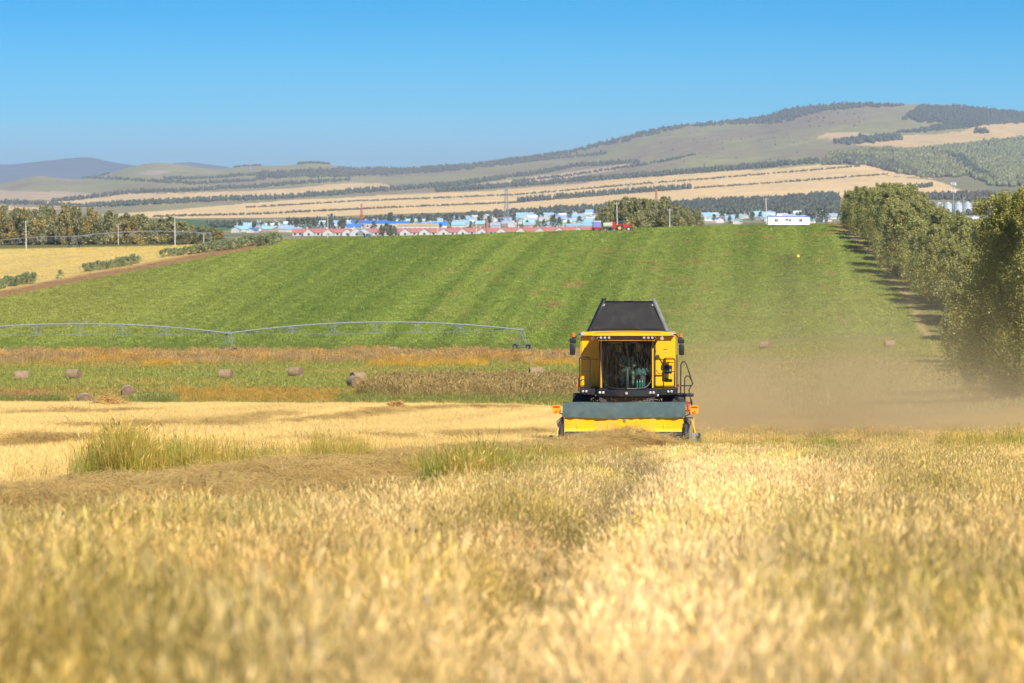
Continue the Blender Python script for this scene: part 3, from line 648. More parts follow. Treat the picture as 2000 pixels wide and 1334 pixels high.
def tree(loc, crown, trunk, m, label, group=None, rz=None, sc=(1, 1, 1), name='tree', cat='tree'):
    t = empty(name, loc, random.uniform(0, 6.28) if rz is None else rz, label, cat, group); t.scale = sc
    if len(crown.materials) == 0: crown.materials.append(m)
    link('crown', crown, parent=t)
    if trunk: link('trunk', trunk, parent=t)
    return t
HC = [crown_mesh(15, 5.4, 19000, .19, 10 + i, tufts=120, clump=.10, yellow=.09, low=.02) for i in range(5)]; HT = [trunk_mesh(15, .22, i) for i in range(3)]
def hx(d): return 60.5 + .030 * d
i = 0
for row_ in range(3):
    d = 1105 - row_ * 4
    while d > (640 if row_ < 2 else 600):
        x_ = hx(d) + 4.8 + row_ * 6.8 + random.uniform(-1.5, 1.5) + (0 if row_ else random.uniform(-1.0, 1.2)); sc = random.uniform(.84, 1.1) * (1.0 + .08 * (row_ == 1)) * np.interp(d, [600, 690, 780, 1000, 1105], [.72, .78, .92, .90, .90])
        u__ = 1000 + F * x_ / d; lim = (yimg(np.array([u__]), np.array([float(d)]))[0] - np.interp(u__, [1600, 1650, 1760, 1795, 1815, 1850, 1910, 2000], [374, 358, 360, 374, 397, 413, 425, 432])) * d / F / 15
        if lim < .45: d -= 20; continue
        sc = min(1.12, lim) * random.uniform(.84, 1.0) * (.93 if row_ == 0 else 1)
        front = row_ == 0
        tree((x_, d, hz(x_, d) - .1), HC[i % 5], HT[i % 3], leaf_a,
             ('olive tree in the field-side shelterbelt row, ' if front else 'olive tree deeper inside the shelterbelt, ') + ('at its far end' if d > 1000 else 'in its farther half' if d > 850 else 'in its nearer half' if d > 720 else 'at its near end by the hay bale'),
             'trees of the shelterbelt right of the green field', sc=(sc * random.uniform(.9, 1.15), sc * random.uniform(.9, 1.15), sc), name='willow_tree')
        i += 1; d -= random.uniform(11, 27) * (1 if row_ < 2 else 1.5)
BC = [crown_mesh(16.5, 4.8, 72000, .085, 60 + i, tufts=210, yellow=.10, low=.015, clump=.075) for i in range(2)]; BT = trunk_mesh(16, .3, 61)
for (u_0, d_, hh, w_, lab) in ((1982, 300, .95, 1.12, 'big bushy poplar with small golden green leaves nearest the camera at the right edge'),
                          (2080, 290, 1.12, 1.1, 'taller poplar cut off by the right edge beside the big bushy one'),
                          (2010, 345, 1.04, 1.0, 'poplar with a pointed top behind the big bushy one at the right edge'),
                          (1945, 330, .62, .7, 'low leafy poplar sapling against the left side of the big bushy one')):
    x_ = (u_0 - 1000) / F * d_; tree((x_, d_, hz(x_, d_) - .1), BC[int(d_) % 2], BT, leaf_big, lab, 'poplars at the right edge', sc=(w_, w_, hh), name='poplar_tree', rz=u_0 * 1.3)
for (u_0, d_, s_, lab) in ((1905, 560, 1.0, 'yellowish tree in the gap between shelterbelt and the big poplar'), (1945, 520, .95, 'olive tree half hidden behind the left side of the big poplar'), (1990, 500, 1.0, 'olive tree behind the middle of the big poplar'), (1880, 610, .95, 'last olive tree at the near end of the shelterbelt')):
    x_ = (u_0 - 1000) / F * d_; tree((x_, d_, hz(x_, d_) - .1), HC[int(d_ / 10) % 5], HT[0], leaf_a, lab, sc=(s_ * .8, s_ * .8, s_ * .8), name='willow_tree')

# far tree line on the left, beyond the golden field
LC = [crown_mesh(13, 3.0, 2600, .42, 80 + i, tufts=46, yellow=.10, low=.02, clump=.11) for i in range(4)] + [crown_mesh(13, 3.4, 2600, .42, 90 + i, tufts=46, clump=.11, yellow=.3, low=.03, col_=(1.12, 1.0, .9)) for i in range(2)]
LT = [trunk_mesh(12, .18, 70 + i, 4) for i in range(2)]
leaf_l = leafmat('tall_willow_leaves', (0.31, 0.29, 0.11), .32, pscale=.2, pvar=.2)
u_0 = -45; i = 0
while u_0 < 425:
    d_ = random.uniform(1455, 1520); x_ = (u_0 - 1000) / F * d_
    hgt = np.interp(u_0, [-45, 120, 180, 260, 330, 370, 425], [1.06, 1.08, 1.0, .80, .80, .55, .5]) * random.uniform(.78, 1.12)
    v_ = random.choice([0, 1, 2, 3, 0, 1, 4, 5]); wh_ = 'left of the leftmost utility pole' if u_0 < 51 else 'between the leftmost pole and the irrigator tower' if u_0 < 145 else 'between the irrigator tower and the thin pole' if u_0 < 231 else 'between the thin pole and the hedge pole' if u_0 < 342 else 'right of the pale pole at the hedge'
    tree((x_, d_, hz(x_, d_) - .2), LC[v_], LT[i % 2], leaf_l, ('yellowish ' if v_ > 3 else 'olive ') + ('tall' if hgt > .85 else 'low') + ' tree beyond the golden field, ' + wh_, 'row of trees beyond the golden field', sc=(random.uniform(.7, 1.05), random.uniform(.8, 1.1), hgt), name='tree')
    i += 1; u_0 += random.uniform(3.5, 8.5)
# clump behind the crest in the middle
CC = [crown_mesh(12, 4.2, 5200, .34, 120 + i, tufts=80, yellow=.1, low=.02, clump=.11) for i in range(3)]
for (u_0, d_, s_) in ((1180, 1300, .80), (1200, 1330, .98), (1222, 1290, 1.02), (1236, 1340, 1.02), (1258, 1310, 1.0), (1280, 1350, .95), (1297, 1290, 1.0), (1210, 1260, .9), (1180, 1275, .62), (1240, 1250, .92), (1270, 1260, .88), (1304, 1255, .72), (1322, 1310, .82), (1342, 1280, .68), (1362, 1300, .62), (1352, 1330, .55), (1166, 1310, .50), (1336, 1250, .6), (1318, 1245, .66)):
    x_ = (u_0 - 1000) / F * d_; z_ = -(HZ - 449) * 0 - 49 * d_ / F
    tree((x_, d_, min(z_, hz(x_, d_)) if False else hz(x_, d_) - .2), CC[int(u_0) % 3], LT[0], leaf_l if u_0 < 1325 else leaf_a, ('tall rounded tree' if s_ > .8 else 'low rounded tree') + ' of the dense clump, ' + ('behind the blue truck' if u_0 < 1190 else 'behind the tractor' if u_0 < 1245 else 'between the tractor and the short pole' if u_0 < 1308 else 'right of the short pole'), 'clump of trees behind the red tractor', sc=(s_ * .95, s_, s_ * 1.0), name='tree')

# shrubs along the left edge of the green field
SH = [crown_mesh(2.6, 1.5, 520, .17, 140 + i, tufts=18, yellow=.05, low=.05, clump=.22) for i in range(4)]
def shrubs(u0, y0, u1, y1, n_, lab, grp, h0, h1):
    for k in range(n_):
        t = (k + .5) / n_; uu = u0 + (u1 - u0) * t + random.uniform(-2, 2); yy_ = y0 + (y1 - y0) * t + random.uniform(-2, 1)
        g = ground(uu, yy_, 760, 1290); s_ = (h0 + (h1 - h0) * t) * random.uniform(.85, 1.15)
        t_ = tree(g, SH[k % 4], None, leaf_sh, lab, grp, sc=(s_ * 1.2, s_ * 1.1, s_), name='shrub', cat='shrub')
shrubs(-30, 570, 66, 553, 16, 'pale green willow shrub in the short hedge at the left edge of the photo', 'willow shrubs at the left edge', .85, 1.0)
shrubs(163, 532, 274, 516, 17, 'pale green willow shrub in the middle hedge beside the golden field', 'willow shrubs of the middle hedge', .85, .9)
shrubs(312, 504, 545, 476, 34, 'pale green willow shrub in the long hedge at the top left of the green field', 'willow shrubs of the long hedge', .75, 1.25)
shrubs(118, 545, 119, 544, 1, 'single small willow shrub between two hedges beside the golden field', None, .75, .75)

# ------------------------------------------------------------------ woods and shelterbelts on the hills (too many to count)
ico = bmesh.new(); bmesh.ops.create_icosphere(ico, subdivisions=1, radius=1.0)
ibv = np.array([v.co[:] for v in ico.verts]); 
ibf = np.array([[v.index for v in f.verts] for f in ico.faces]); ico.free()
leaf_far = leafmat('wood_canopy', (0.075, 0.085, 0.045), .15, pscale=.012, pvar=.25)
def blob_wood(name, spots, hgt, wid, label, tintc=(1, 1, 1)):
    n = len(spots)
    if n == 0: return
    x, y = spots[:, 0], spots[:, 1]; z = H(x, y); h = hgt * .62 * rng.uniform(.5, 1.35, n); w_ = wid * .5 * rng.uniform(.6, 1.3, n)
    J = 1 + rng.uniform(-.28, .28, (n, len(ibv), 1)); B = ibv[None] * J
    V = np.stack([x[:, None] + B[..., 0] * w_[:, None], y[:, None] + B[..., 1] * w_[:, None], z[:, None] + h[:, None] * .5 + B[..., 2] * h[:, None] * .56], -1).reshape(-1, 3)
    Fq = (np.arange(n)[:, None, None] * len(ibv) + ibf[None]).reshape(-1, 3)
    sh = np.repeat(rng.uniform(.65, 1.35, (n, 1)) * np.array(tintc), len(ibv), 0)
    o = link(name, np_mesh(name, V, Fq, sh), leaf_far); tag(o, label, None, None, 'stuff'); return o
DS = np.geomspace(1800, 15300, 900); UG_ = np.arange(-60, 2080, 12.0)
YT = np.array([yimg(np.full(900, g), DS) for g in UG_])
YT2 = np.minimum.accumulate(YT, 1)
def spot(u, y):
    out = []
    for a, b in zip(u, y):
        k = int(np.clip((a + 60) / 12, 0, len(UG_) - 1)); j = int(np.argmax(YT2[k] <= b)) if YT2[k][-1] <= b else int(np.argmin(YT2[k])); d = DS[j] * random.uniform(.998, 1.002)
        out.append(((a - 1000) / F * d, d))
    return np.array(out).reshape(-1, 2)
def belt(line, th, n_, hgt=11, wid=5, label='dark shelterbelt of trees between the far tan fields', gaps=0.0, tint=(1, 1, 1)):
    n_ = int(n_ * 1.35); us = rng.uniform(line[0][0], line[-1][0], n_); ys = yat(line, us) + rng.uniform(-.5, .5, n_) * th
    if gaps: k = noise(us / 14, us * 0, int(line[0][0]) + 5) > gaps; us, ys = us[k], ys[k]
    blob_wood('shelterbelt', spot(us, ys), hgt, wid, label, tint)
def wood(P_, n_, hgt=14, wid=8, label='dark wood on the far hillside', tint=(1, 1, 1)):
    n_ = int(n_ * 2.0); a = np.array(P_, float); us = rng.uniform(a[:, 0].min(), a[:, 0].max(), n_ * 6); ys = rng.uniform(a[:, 1].min(), a[:, 1].max(), n_ * 6)
    k = inpoly(us + (noise(ys / 3, us / 9, 2) - .5) * 10, ys + (noise(us / 8, ys / 8, 1) - .5) * 4, P_); us, ys = us[k][:n_], ys[k][:n_]; blob_wood('wood', spot(us, ys), hgt, wid, label, tint)
wood([(1130, 294), (1250, 263), (1320, 248), (1400, 240), (1480, 231), (1560, 213), (1640, 203), (1780, 205), (1700, 210), (1640, 214), (1600, 222), (1570, 230), (1520, 243), (1400, 246), (1340, 249), (1250, 270), (1130, 298)], 1300, label='dark wood along the crest of the highest hill')
wood([(1762, 232), (1785, 215), (1800, 207), (1880, 208), (1960, 216), (2050, 226), (2050, 236), (1960, 243), (1850, 242), (1800, 238)], 1500, label='dark wood on the right shoulder of the highest hill')
wood([(1740, 262), (1850, 255), (1900, 248), (1960, 240), (1900, 238), (1830, 248)], 320, 11, label='narrow wood below the right shoulder of the highest hill')
wood([(1628, 279), (1700, 270), (1760, 268), (1763, 275), (1700, 280), (1650, 284)], 260, 16, label='small isolated wood lying in the tan field on the right hill')
wood([(1903, 261), (1908, 254), (1930, 254), (1932, 260)], 40, 12, label='tiny copse at the right end of the tan hill field')
wood([(1605, 320), (1625, 302), (1700, 294), (1800, 293), (1870, 286), (1970, 273), (2060, 265), (2060, 368), (1940, 364), (1910, 353), (1890, 344), (1850, 347), (1800, 347), (1750, 339), (1720, 326), (1680, 322)], 3600, 14, 8, label='large mixed wood covering the lower slope of the right hill', tint=(2.7, 2.4, 1.7))
wood([(1840, 300), (1880, 310), (1900, 325), (1920, 340), (1950, 360), (1900, 345), (1870, 318)], 240, 16, 8, label='darker fold inside the large wood on the right hill')
wood([(1605, 322), (1640, 308), (1700, 312), (1760, 325), (1800, 345), (1740, 337), (1690, 322)], 300, 15, 8, label='darker lower edge of the large wood on the right hill', tint=(1.3, 1.2, 1.1))
wood([(1590, 215), (1700, 225), (1680, 250), (1560, 250)], 16, 7, 6, label='scattered bushes on the brown flank of the highest hill', tint=(1.3, 1.1, 1))
wood([(1200, 330), (1300, 262), (1560, 255), (1600, 300), (1500, 320), (1300, 340)], 22, 5, 5, label='scattered bushes on the grassy hill shoulder', tint=(1.5, 1.3, 1.2))
wood([(500, 338), (560, 336), (680, 327), (800, 329), (900, 323), (1000, 310), (1130, 293), (1130, 300), (1000, 322), (900, 333), (800, 341), (690, 346), (600, 347), (500, 352)], 1500, 12, 6, label='long dark wood running under the skyline left of the highest hill', tint=(1.2, 1.05, 1.05))
wood([(578, 317), (600, 314), (640, 315), (645, 319), (600, 320)], 90, 12, 5, label='dark trees crowning the low rounded hilltop')
wood([(455, 324), (480, 321), (510, 321), (510, 326)], 60, 9, 5, label='dark trees on the crest by the thin hilltop mast')
wood([(180, 343), (200, 338), (215, 336), (220, 338), (200, 343)], 40, 9, 5, label='small dark copse on the left skyline')
belt([(160, 348), (250, 353), (375, 359), (500, 354)], 3, 330, 11, label='thin shelterbelt under the two low brown hills')
belt([(320, 350), (420, 348), (500, 342)], 3, 200, 11, label='dark shelterbelt below the right of the two low brown hills')
belt([(100, 395), (165, 388), (250, 378), (375, 372), (500, 366), (600, 358), (685, 351)], 3.5, 620, 11, label='long shelterbelt above the pinkish field on the left')
belt([(0, 398), (80, 400), (150, 405), (165, 404)], 4, 170, 11, label='shelterbelt at the far left end of the pinkish field')
belt([(168, 404), (230, 402), (330, 396), (450, 390), (500, 390), (600, 384), (700, 376), (770, 371)], 5, 900, 12, label='thick shelterbelt below the pinkish field on the left')
belt([(770, 371), (900, 361), (1000, 346), (1060, 338), (1125, 325), (1250, 318)], 5, 700, 13, label='thick shelterbelt climbing toward the hill shoulder')
belt([(850, 374), (900, 371), (1000, 364), (1150, 353), (1250, 346), (1400, 334), (1500, 326), (1600, 317)], 5, 1100, 13, label='thick shelterbelt along the top of the wide tan fields')
belt([(1000, 356), (1100, 346), (1240, 326), (1300, 316), (1360, 303)], 2, 260, 9, label='thin dotted shelterbelt crossing the hill shoulder')
belt([(1000, 320), (1100, 309), (1185, 303)], 3, 230, 11, label='shelterbelt just under the skyline wood')
belt([(480, 406), (500, 405), (700, 393.5), (850, 388), (1000, 382), (1250, 361), (1500, 341), (1680, 325)], 1.2, 750, 4.5, 4, label='upper dark brush line dividing the wide tan fields', tint=(1.5, 1.2, 1.0))
belt([(300, 424), (500, 419), (700, 409.5), (850, 402.5), (1000, 397), (1350, 369), (1500, 359), (1735, 341)], 1.2, 850, 4.5, 4, label='lower dark brush line dividing the wide tan fields', tint=(1.5, 1.2, 1.0))
belt([(1010, 396), (1100, 388), (1200, 380), (1350, 368.5)], 2, 420, 13, 3.4, label='row of tall separate trees along the lower brush line', gaps=.2)
belt([(1760, 368), (1790, 367), (1820, 364)], 3, 50, 10, 5, label='short hedge at the right tip of the wide tan fields')
# trees in and around the village
VT = [crown_mesh(11, 3.2, 420, .75, 160 + i, tufts=16, yellow=.0, low=.03, clump=.2) for i in range(3)]
def band_wood(P_, n_, lab, hgt=9, wid=4.5, tint=(1, 1, 1)): wood(P_, n_, hgt, wid, lab, tint)
band_wood([(560, 434), (700, 434), (800, 429), (900, 424), (1000, 416), (1160, 405), (1320, 397), (1500, 388), (1560, 383), (1640, 380), (1640, 388), (1560, 395), (1500, 402), (1380, 414), (1160, 416), (1000, 424), (800, 437), (560, 438)], 1400, 'belt of dark trees along the far side of the village', tint=(1.1, 1.05, 1.1))
band_wood([(1330, 402), (1500, 392), (1640, 386), (1640, 428), (1500, 420), (1375, 420)], 900, 'dark trees above the right half of the village', tint=(1.1, 1.05, 1.1))
band_wood([(1740, 384), (1850, 380), (2060, 378), (2060, 394), (1850, 392), (1740, 392)], 500, 'dark trees beyond the grain silos', tint=(1.4, 1.1, 1.1))
band_wood([(1780, 412), (2060, 409), (2060, 421), (1780, 421)], 260, 'dark trees in front of the grain silos', 7, 4)
band_wood([(400, 436), (500, 437), (520, 446), (420, 446)], 60, 'dark trees at the left end of the village', 7, 4)

# ------------------------------------------------------------------ village
def M(n, c, **k): return mat(n, c, **k)
wall_m = [M('whitewash', (.52, .49, .44), scale=.3), M('pale_plaster', (.58, .55, .50), scale=.3), M('timber_wall', (.33, .25, .19), scale=.3)]
roof_m = [M('pale_blue_roof', (.30, .50, .62), scale=.4, rough=.5), M('bright_blue_roof', (.06, .20, .60), scale=.4, rough=.5), M('grey_blue_roof', (.36, .42, .47), scale=.4, rough=.5), M('white_roof', (.70, .72, .74), scale=.4), M('teal_roof', (.30, .55, .55), scale=.4)]
red_m = M('red_roof', (.46, .17, .14), rough=.7, scale=.3, var=.12); tan_roof = M('tan_roof', (.55, .38, .18))
win_m = M('window_glass', (.03, .035, .045), rough=.15, spec=.6)
def house(x, y, rz, L_, W_, hw, hr, wm, rm, label, group, name='village_house', windows=False, zoff=0):
    t = empty(name, (x, y, hz(x, y) - .1 + zoff), rz, label, 'house', group)
    key = (round(L_), round(W_), round(hw * 2), round(hr * 2), wm.name, rm.name)
    if key not in HM:
        mb = MB(); mb.prism([(-W_ / 2, 0), (W_ / 2, 0), (W_ / 2, hw), (0, hw + hr), (-W_ / 2, hw)], -L_ / 2, L_ / 2, 'x'); a = bpy.data.meshes.new('wall'); mb.bm.to_mesh(a); mb.bm.free(); a.materials.append(wm)
        mb = MB(); o_ = .5; s_ = hr / (W_ / 2); mb.prism([(-W_ / 2 - o_, hw - o_ * s_), (0, hw + hr), (W_ / 2 + o_, hw - o_ * s_), (W_ / 2 + o_, hw - o_ * s_ + .3), (0, hw + hr + .35), (-W_ / 2 - o_, hw - o_ * s_ + .3)], -L_ / 2 - .5, L_ / 2 + .5, 'x')
        b = bpy.data.meshes.new('roof'); mb.bm.to_mesh(b); mb.bm.free(); b.materials.append(rm)
        mb = MB(); mb.box((0, 0, 0), (1.6, .12, 1.5)); c_ = bpy.data.meshes.new('window'); mb.bm.to_mesh(c_); mb.bm.free(); c_.materials.append(win_m)
        mb = MB(); mb.box((L_ * .22, W_ * .2, hw + hr + .3), (.7, .7, 2.0)); d_ = bpy.data.meshes.new('chimney'); mb.bm.to_mesh(d_); mb.bm.free(); d_.materials.append(wall_m[1])
        HM[key] = (a, b, c_, d_)
    a, b, c_, d_ = HM[key]; link('wall', a, parent=t); rf = link('roof', b, parent=t); link('chimney', d_, parent=rf)
    if windows:
        for k in range(max(2, int(L_ // 4))):
            o = link('window', c_, parent=t); o.location = (-L_ / 2 + (k + .5) * L_ / max(2, int(L_ // 4)), -W_ / 2 - .03, hw * .55)
        o = link('window', c_, parent=t); o.location = (-L_ / 2 - .03, 0, hw * .55); o.rotation_euler = (0, 0, R(90))
    return t
HM = {}
# front row of red roofed houses
u_0 = 592; k = 0
while u_0 < 1150:
    d_ = np.interp(u_0, [592, 800, 1150], [2960, 3000, 3060]); x_ = (u_0 - 1000) / F * d_
    turned = k % 3 == 1
    if not (690 < u_0 < 725 or 745 < u_0 < 772):
        house(x_, d_ + (0 if not turned else -6), R(90) if turned else 0, 16 if not turned else 11, 8.5 if turned else 9, 2.8 if not turned else 2.6, 2.6 if not turned else 3.0, wall_m[0], red_m,
              'white gabled front of a low red roofed house in the row beyond the green field' if turned else 'long red roofed side of a low house in the row beyond the green field', 'red roofed houses in the row beyond the green field', windows=True)
    u_0 += 12.5; k += 1
for u_0, lab in ((697, 'grey roofed house with a white gable left in the red roofed row'), (712, 'grey roofed house with a tall white gable right in the red roofed row')):
    x_ = (u_0 - 1000) / F * 2960; house(x_, 2960, R(90), 12, 11, 2.6, 3.6, wall_m[0], roof_m[2], lab, None, windows=True)
cols_ = [('pale blue', 0), ('bright blue', 1), ('grey blue', 2), ('white', 3), ('teal', 4)]
def village(n_, u0, u1, yb, yt, seed, where):
    r = random.Random(seed); pts_ = []
    for q in range(n_ * 8):
        if len(pts_) >= n_: break
        uu = r.uniform(u0, u1); f_ = r.random() ** .9; yy_ = yat(yb, uu) + (yat(yt, uu) - yat(yb, uu)) * f_
        s = spot([uu], [yy_])[0]
        if all((s[0] - p[0]) ** 2 + ((s[1] - p[1]) * .12) ** 2 > 7.0 ** 2 for p in pts_):
            pts_.append(s); ci_ = r.choice([0, 0, 0, 1, 2, 2, 3, 3, 4, 0]); 
            rot = r.choice([0, 90, 0]) + r.uniform(-14, 14); L_ = r.choice([9, 11, 13]); W_ = r.choice([7, 8]); hw_ = r.choice([2.5, 3.0])
            house(s[0], s[1], R(rot), L_, W_, hw_, r.choice([1.5, 2.0, 2.5]), wall_m[r.choice([0, 0, 1, 1, 2])], roof_m[ci_], 'small %s roofed house in the %s' % (cols_[ci_][0], where), '%s roofed houses in the %s' % (cols_[ci_][0], where))
village(34, 445, 640, [(445, 455), (640, 455)], [(445, 440), (640, 441)], 1, 'left end of the village')
village(112, 640, 1175, [(640, 452), (800, 448), (1175, 443)], [(640, 441), (800, 436), (1000, 424), (1175, 416)], 2, 'middle of the village')
village(44, 1378, 1640, [(1378, 439), (1500, 438), (1640, 437)], [(1378, 420), (1640, 420)], 3, 'right part of the village')
for (u_0, d_, L_, lab, wm, rm) in ((757, 3500, 40, 'long two storey white building with a dark blue roof in the village', wall_m[0], roof_m[1]), (722, 3600, 34, 'long grey building with a dark blue roof beside the white one in the village', wall_m[2], roof_m[1]), (1155, 3350, 44, 'long pale blue shed at the right end of the middle village', wall_m[1], roof_m[0]), (815, 3250, 34, 'long yellowish building with pale front in the village', wall_m[0], tan_roof)):
    x_ = (u_0 - 1000) / F * d_; house(x_, d_, 0, L_, 10, 6 if L_ < 44 else 4, 1.5, wm, rm, lab, None, name='building', windows=True)
i = 0
for (u_0, y_0, s_) in [(470, 452, .8), (497, 452, .8), (525, 450, .7), (568, 452, .9), (580, 450, 1.0), (592, 451, 1.0), (604, 452, 1.05), (613, 452, .9), (640, 452, .9), (643, 449, 1.2), (665, 452, .9), (672, 453, 1.0), (697, 448, .8), (762, 446, 1.3), (785, 445, 1.1), (805, 444, .8), (820, 444, .9), (835, 443, .8), (850, 442, .8), (872, 441, 1.0), (882, 440, 1.0), (893, 440, .9), (905, 439, .9), (938, 440, 1.2), (1080, 447, 1.1), (1092, 446, .9), (1062, 448, .8), (745, 466, .75), (755, 466, .9), (763, 466, .8), (770, 466, .7), (955, 445, 1.0), (975, 443, .7), (1003, 440, .8), (1110, 446, .7), (1395, 436, .8), (1440, 435, .8), (1470, 433, .9), (1600, 434, 1.2), (1612, 436, 1.1), (1590, 437, .9), (628, 453, .8), (730, 449, .7), (860, 449, .5), (920, 446, .6), (1030, 444, .6), (1132, 440, .8), (650, 452, .7), (540, 451, .7), (1410, 428, .8), (1485, 430, .8), (1425, 438, .7), (1520, 420, 1.0)]:
    s = spot([u_0], [min(y_0, 459)])[0] if y_0 < 460 else np.array([(u_0 - 1000) / F * 2850, 2850]); 
    tree((s[0], s[1], hz(s[0], s[1]) - .2), VT[i % 3], None, leaf_d, ('tall ' if s_ >= 1 else 'small ') + 'dark tree among the village houses, ' + ('at their left end' if u_0 < 560 else 'left of the red mast' if u_0 < 706 else 'before the red roofed row' if y_0 > 460 else 'between red mast and lattice tower' if u_0 < 989 else 'between lattice tower and the blue truck' if u_0 < 1170 else 'left of the trailer house' if u_0 < 1540 else 'right behind the trailer house'), 'trees among the village houses', sc=(s_, s_, s_), name='tree'); i += 1

# ------------------------------------------------------------------ masts, towers, chimneys, poles
steel = M('galvanised_steel', (.34, .36, .38), metal=.2, rough=.6); white_p = M('white_paint', (.78, .78, .76), rough=.5); red_p = M('red_paint', (.55, .07, .05), rough=.5); dark_s = M('dark_steel', (.10, .11, .13), rough=.5)
conc = M('pole_concrete', (.62, .58, .50), rough=.8); brick_m = M('chimney_brick', (.45, .17, .12), rough=.9); black = M('black_rubber', (.03, .03, .032), rough=.7)
def lattice(name, u_, d_, h_, w0, w1, m, label, cat='mast', r_=.12, zb=None, n_=9):
    x_ = (u_ - 1000) / F * d_; t = empty(name, (x_, d_, hz(x_, d_) if zb is None else zb), R(10), label, cat)
    c4 = lambda k, z: Vector(((w0 + (w1 - w0) * z / h_) * (1, -1, -1, 1)[k] / 2, (w0 + (w1 - w0) * z / h_) * (1, 1, -1, -1)[k] / 2, z))
    for k in range(4): MB().cyl(c4(k, 0), c4(k, h_), r_, r_ * .7, 5).build('leg', m, t)
    b = MB()
    for j in range(n_):
        z0, z1 = h_ * j / n_, h_ * (j + 1) / n_
        for k in range(4): b.cyl(c4(k, z0), c4((k + 1) % 4, z1), r_ * .6, seg=4); b.cyl(c4((k + 1) % 4, z0), c4(k, z1), r_ * .6, seg=4); b.cyl(c4(k, z1), c4((k + 1) % 4, z1), r_ * .6, seg=4)
    b.build('bracing', m, t); return t
t = lattice('lattice_mast', 489, 13800, 48, 5, 1.5, steel, 'thin grey mast on the skyline of the low brown hill', r_=.9, n_=6)
t = lattice('lattice_mast', 706, 4000, 22, 3, 1, red_p, 'thin red and pale lattice mast standing left of the village centre', r_=.16); MB().cyl((0, 0, 22), (0, 0, 26), .2, seg=5).build('antenna', white_p, t)
t = lattice('lattice_tower', 989, 3900, 37, 5, 2, steel, 'tall grey lattice tower rising behind the village centre', r_=.2)
for z in (31, 34, 37): MB().box((0, 0, z), (5.5, 1.2, .5)).build('crossarm', steel, t)
t = lattice('lattice_tower', 1964, 2700, 9, 5, 1.2, white_p, 'white lattice pylon in front of the long red roofed shed', r_=.16, n_=4)
# cell mast by the silos
x_ = (1862 - 1000) / F * 3500; t = empty('antenna_mast', (x_, 3500, hz(x_, 3500)), 0, 'pale antenna mast with two rings of panels above the grain silos', 'mast')
MB().cyl((0, 0, 0), (0, 0, 29), .55, .35, 8).build('pole', steel, t)
for z in (20.5, 27):
    MB().cyl((0, 0, z - .25), (0, 0, z + .05), 1.8, seg=12).build('platform', steel, t)
    for k in range(8): a = k * R(45); MB().box((2.1 * math.cos(a), 2.1 * math.sin(a), z + .2), (.5, .5, 2.6)).build('antenna_panel', white_p, t)
def chimney(u_, d_, h_, r_, lab):
    x_ = (u_ - 1000) / F * d_; t = empty('chimney_stack', (x_, d_, hz(x_, d_)), 0, lab, 'chimney'); MB().cyl((0, 0, 0), (0, 0, h_), r_, r_ * .75, 12).build('shaft', brick_m, t); MB().cyl((0, 0, h_ - .2), (0, 0, h_ + .6), r_ * .9, seg=12).build('rim', brick_m, t)
chimney(951, 2600, 12.2, .85, 'red brick chimney rising from the red roofed row'); chimney(1282, 4400, 33, 1.6, 'tall brick chimney behind the tree clump by the tractor')
def pole(u_, yb, yt, dmin, dmax, lab, lean=0.0, d_=None, arm=True):
    g = ground(u_, yb, dmin, dmax) if d_ is None else Vector(((u_ - 1000) / F * d_, d_, hz((u_ - 1000) / F * d_, d_)))
    h_ = (yb - yt) * g.y / F if d_ is None else -g.z - (yt - HZ) * g.y / F
    t = empty('utility_pole', g, 0, lab, 'pole'); t.rotation_euler = (0, lean, 0); MB().cyl((0, 0, -.3), (0, 0, h_), .17, .10, 8).build('shaft', conc, t)
    if arm:
        MB().box((0, 0, h_ - .5), (1.5, .1, .1)).build('crossarm', steel, t)
        for q in (-.65, 0, .65): MB().cyl((q, 0, h_ - .45), (q, 0, h_ - .2), .06, seg=6).build('insulator', white_p, t)
pole(51, 489, 431, 1000, 1400, 'pale utility pole at the left edge of the golden field', -.01); pole(342, 482, 421, 1000, 1500, 'pale utility pole where the long hedge begins', -.015)
pole(231, 0, 436, 0, 0, 'thin pale pole standing in front of the left tree row', d_=1430); pole(398, 0, 455, 0, 0, 'short thin pole above the long hedge', d_=1400)
pole(640, 0, 421, 0, 0, 'pale pole rising in front of the left half of the village', d_=1340); pole(930, 0, 420, 0, 0, 'pale pole left of the red brick chimney', d_=1340)
pole(1206, 449.5, 394, 1050, 1128, 'leaning pale pole beside the red tractor', -.03); pole(1308, 445, 407, 1050, 1128, 'short pale pole right of the tree clump', .0)
pole(1497, 0, 386, 0, 0, 'pale pole behind the left end of the white trailer house', -.02, d_=1150); pole(855, 0, 424, 0, 0, 'thin pale pole in front of the village centre', d_=1400)
# silos
silo_m = M('silo_steel', (.72, .73, .74), metal=.35, rough=.35, scale=.5, var=.06)
for k, (u_, lab) in enumerate(((1835, 'leftmost of the four steel grain silos'), (1852, 'second steel grain silo from the left'), (1872, 'third steel grain silo from the left'), (1890, 'rightmost of the four steel grain silos, next to the red roof'))):
    x_ = (u_ - 1000) / F * 3400; t = empty('grain_silo', (x_, 3400, hz(x_, 3400)), 0, lab, 'silo', 'grain silos'); MB().cyl((0, 0, 0), (0, 0, 9), 3.5, seg=32).build('barrel', silo_m, t, True); MB().cyl((0, 0, 9), (0, 0, 11.6), 3.7, .5, 32).build('roof', silo_m, t)
    for j in range(3): MB().cyl((0, 0, 2.5 + j * 2.5), (0, 0, 2.62 + j * 2.5), 3.58, seg=32).build('hoop', steel, t)
t = lattice('elevator_tower', 1882, 3440, 15, 2, 1.4, steel, 'slim grey elevator tower behind the right pair of silos', 'tower', r_=.25, n_=6)
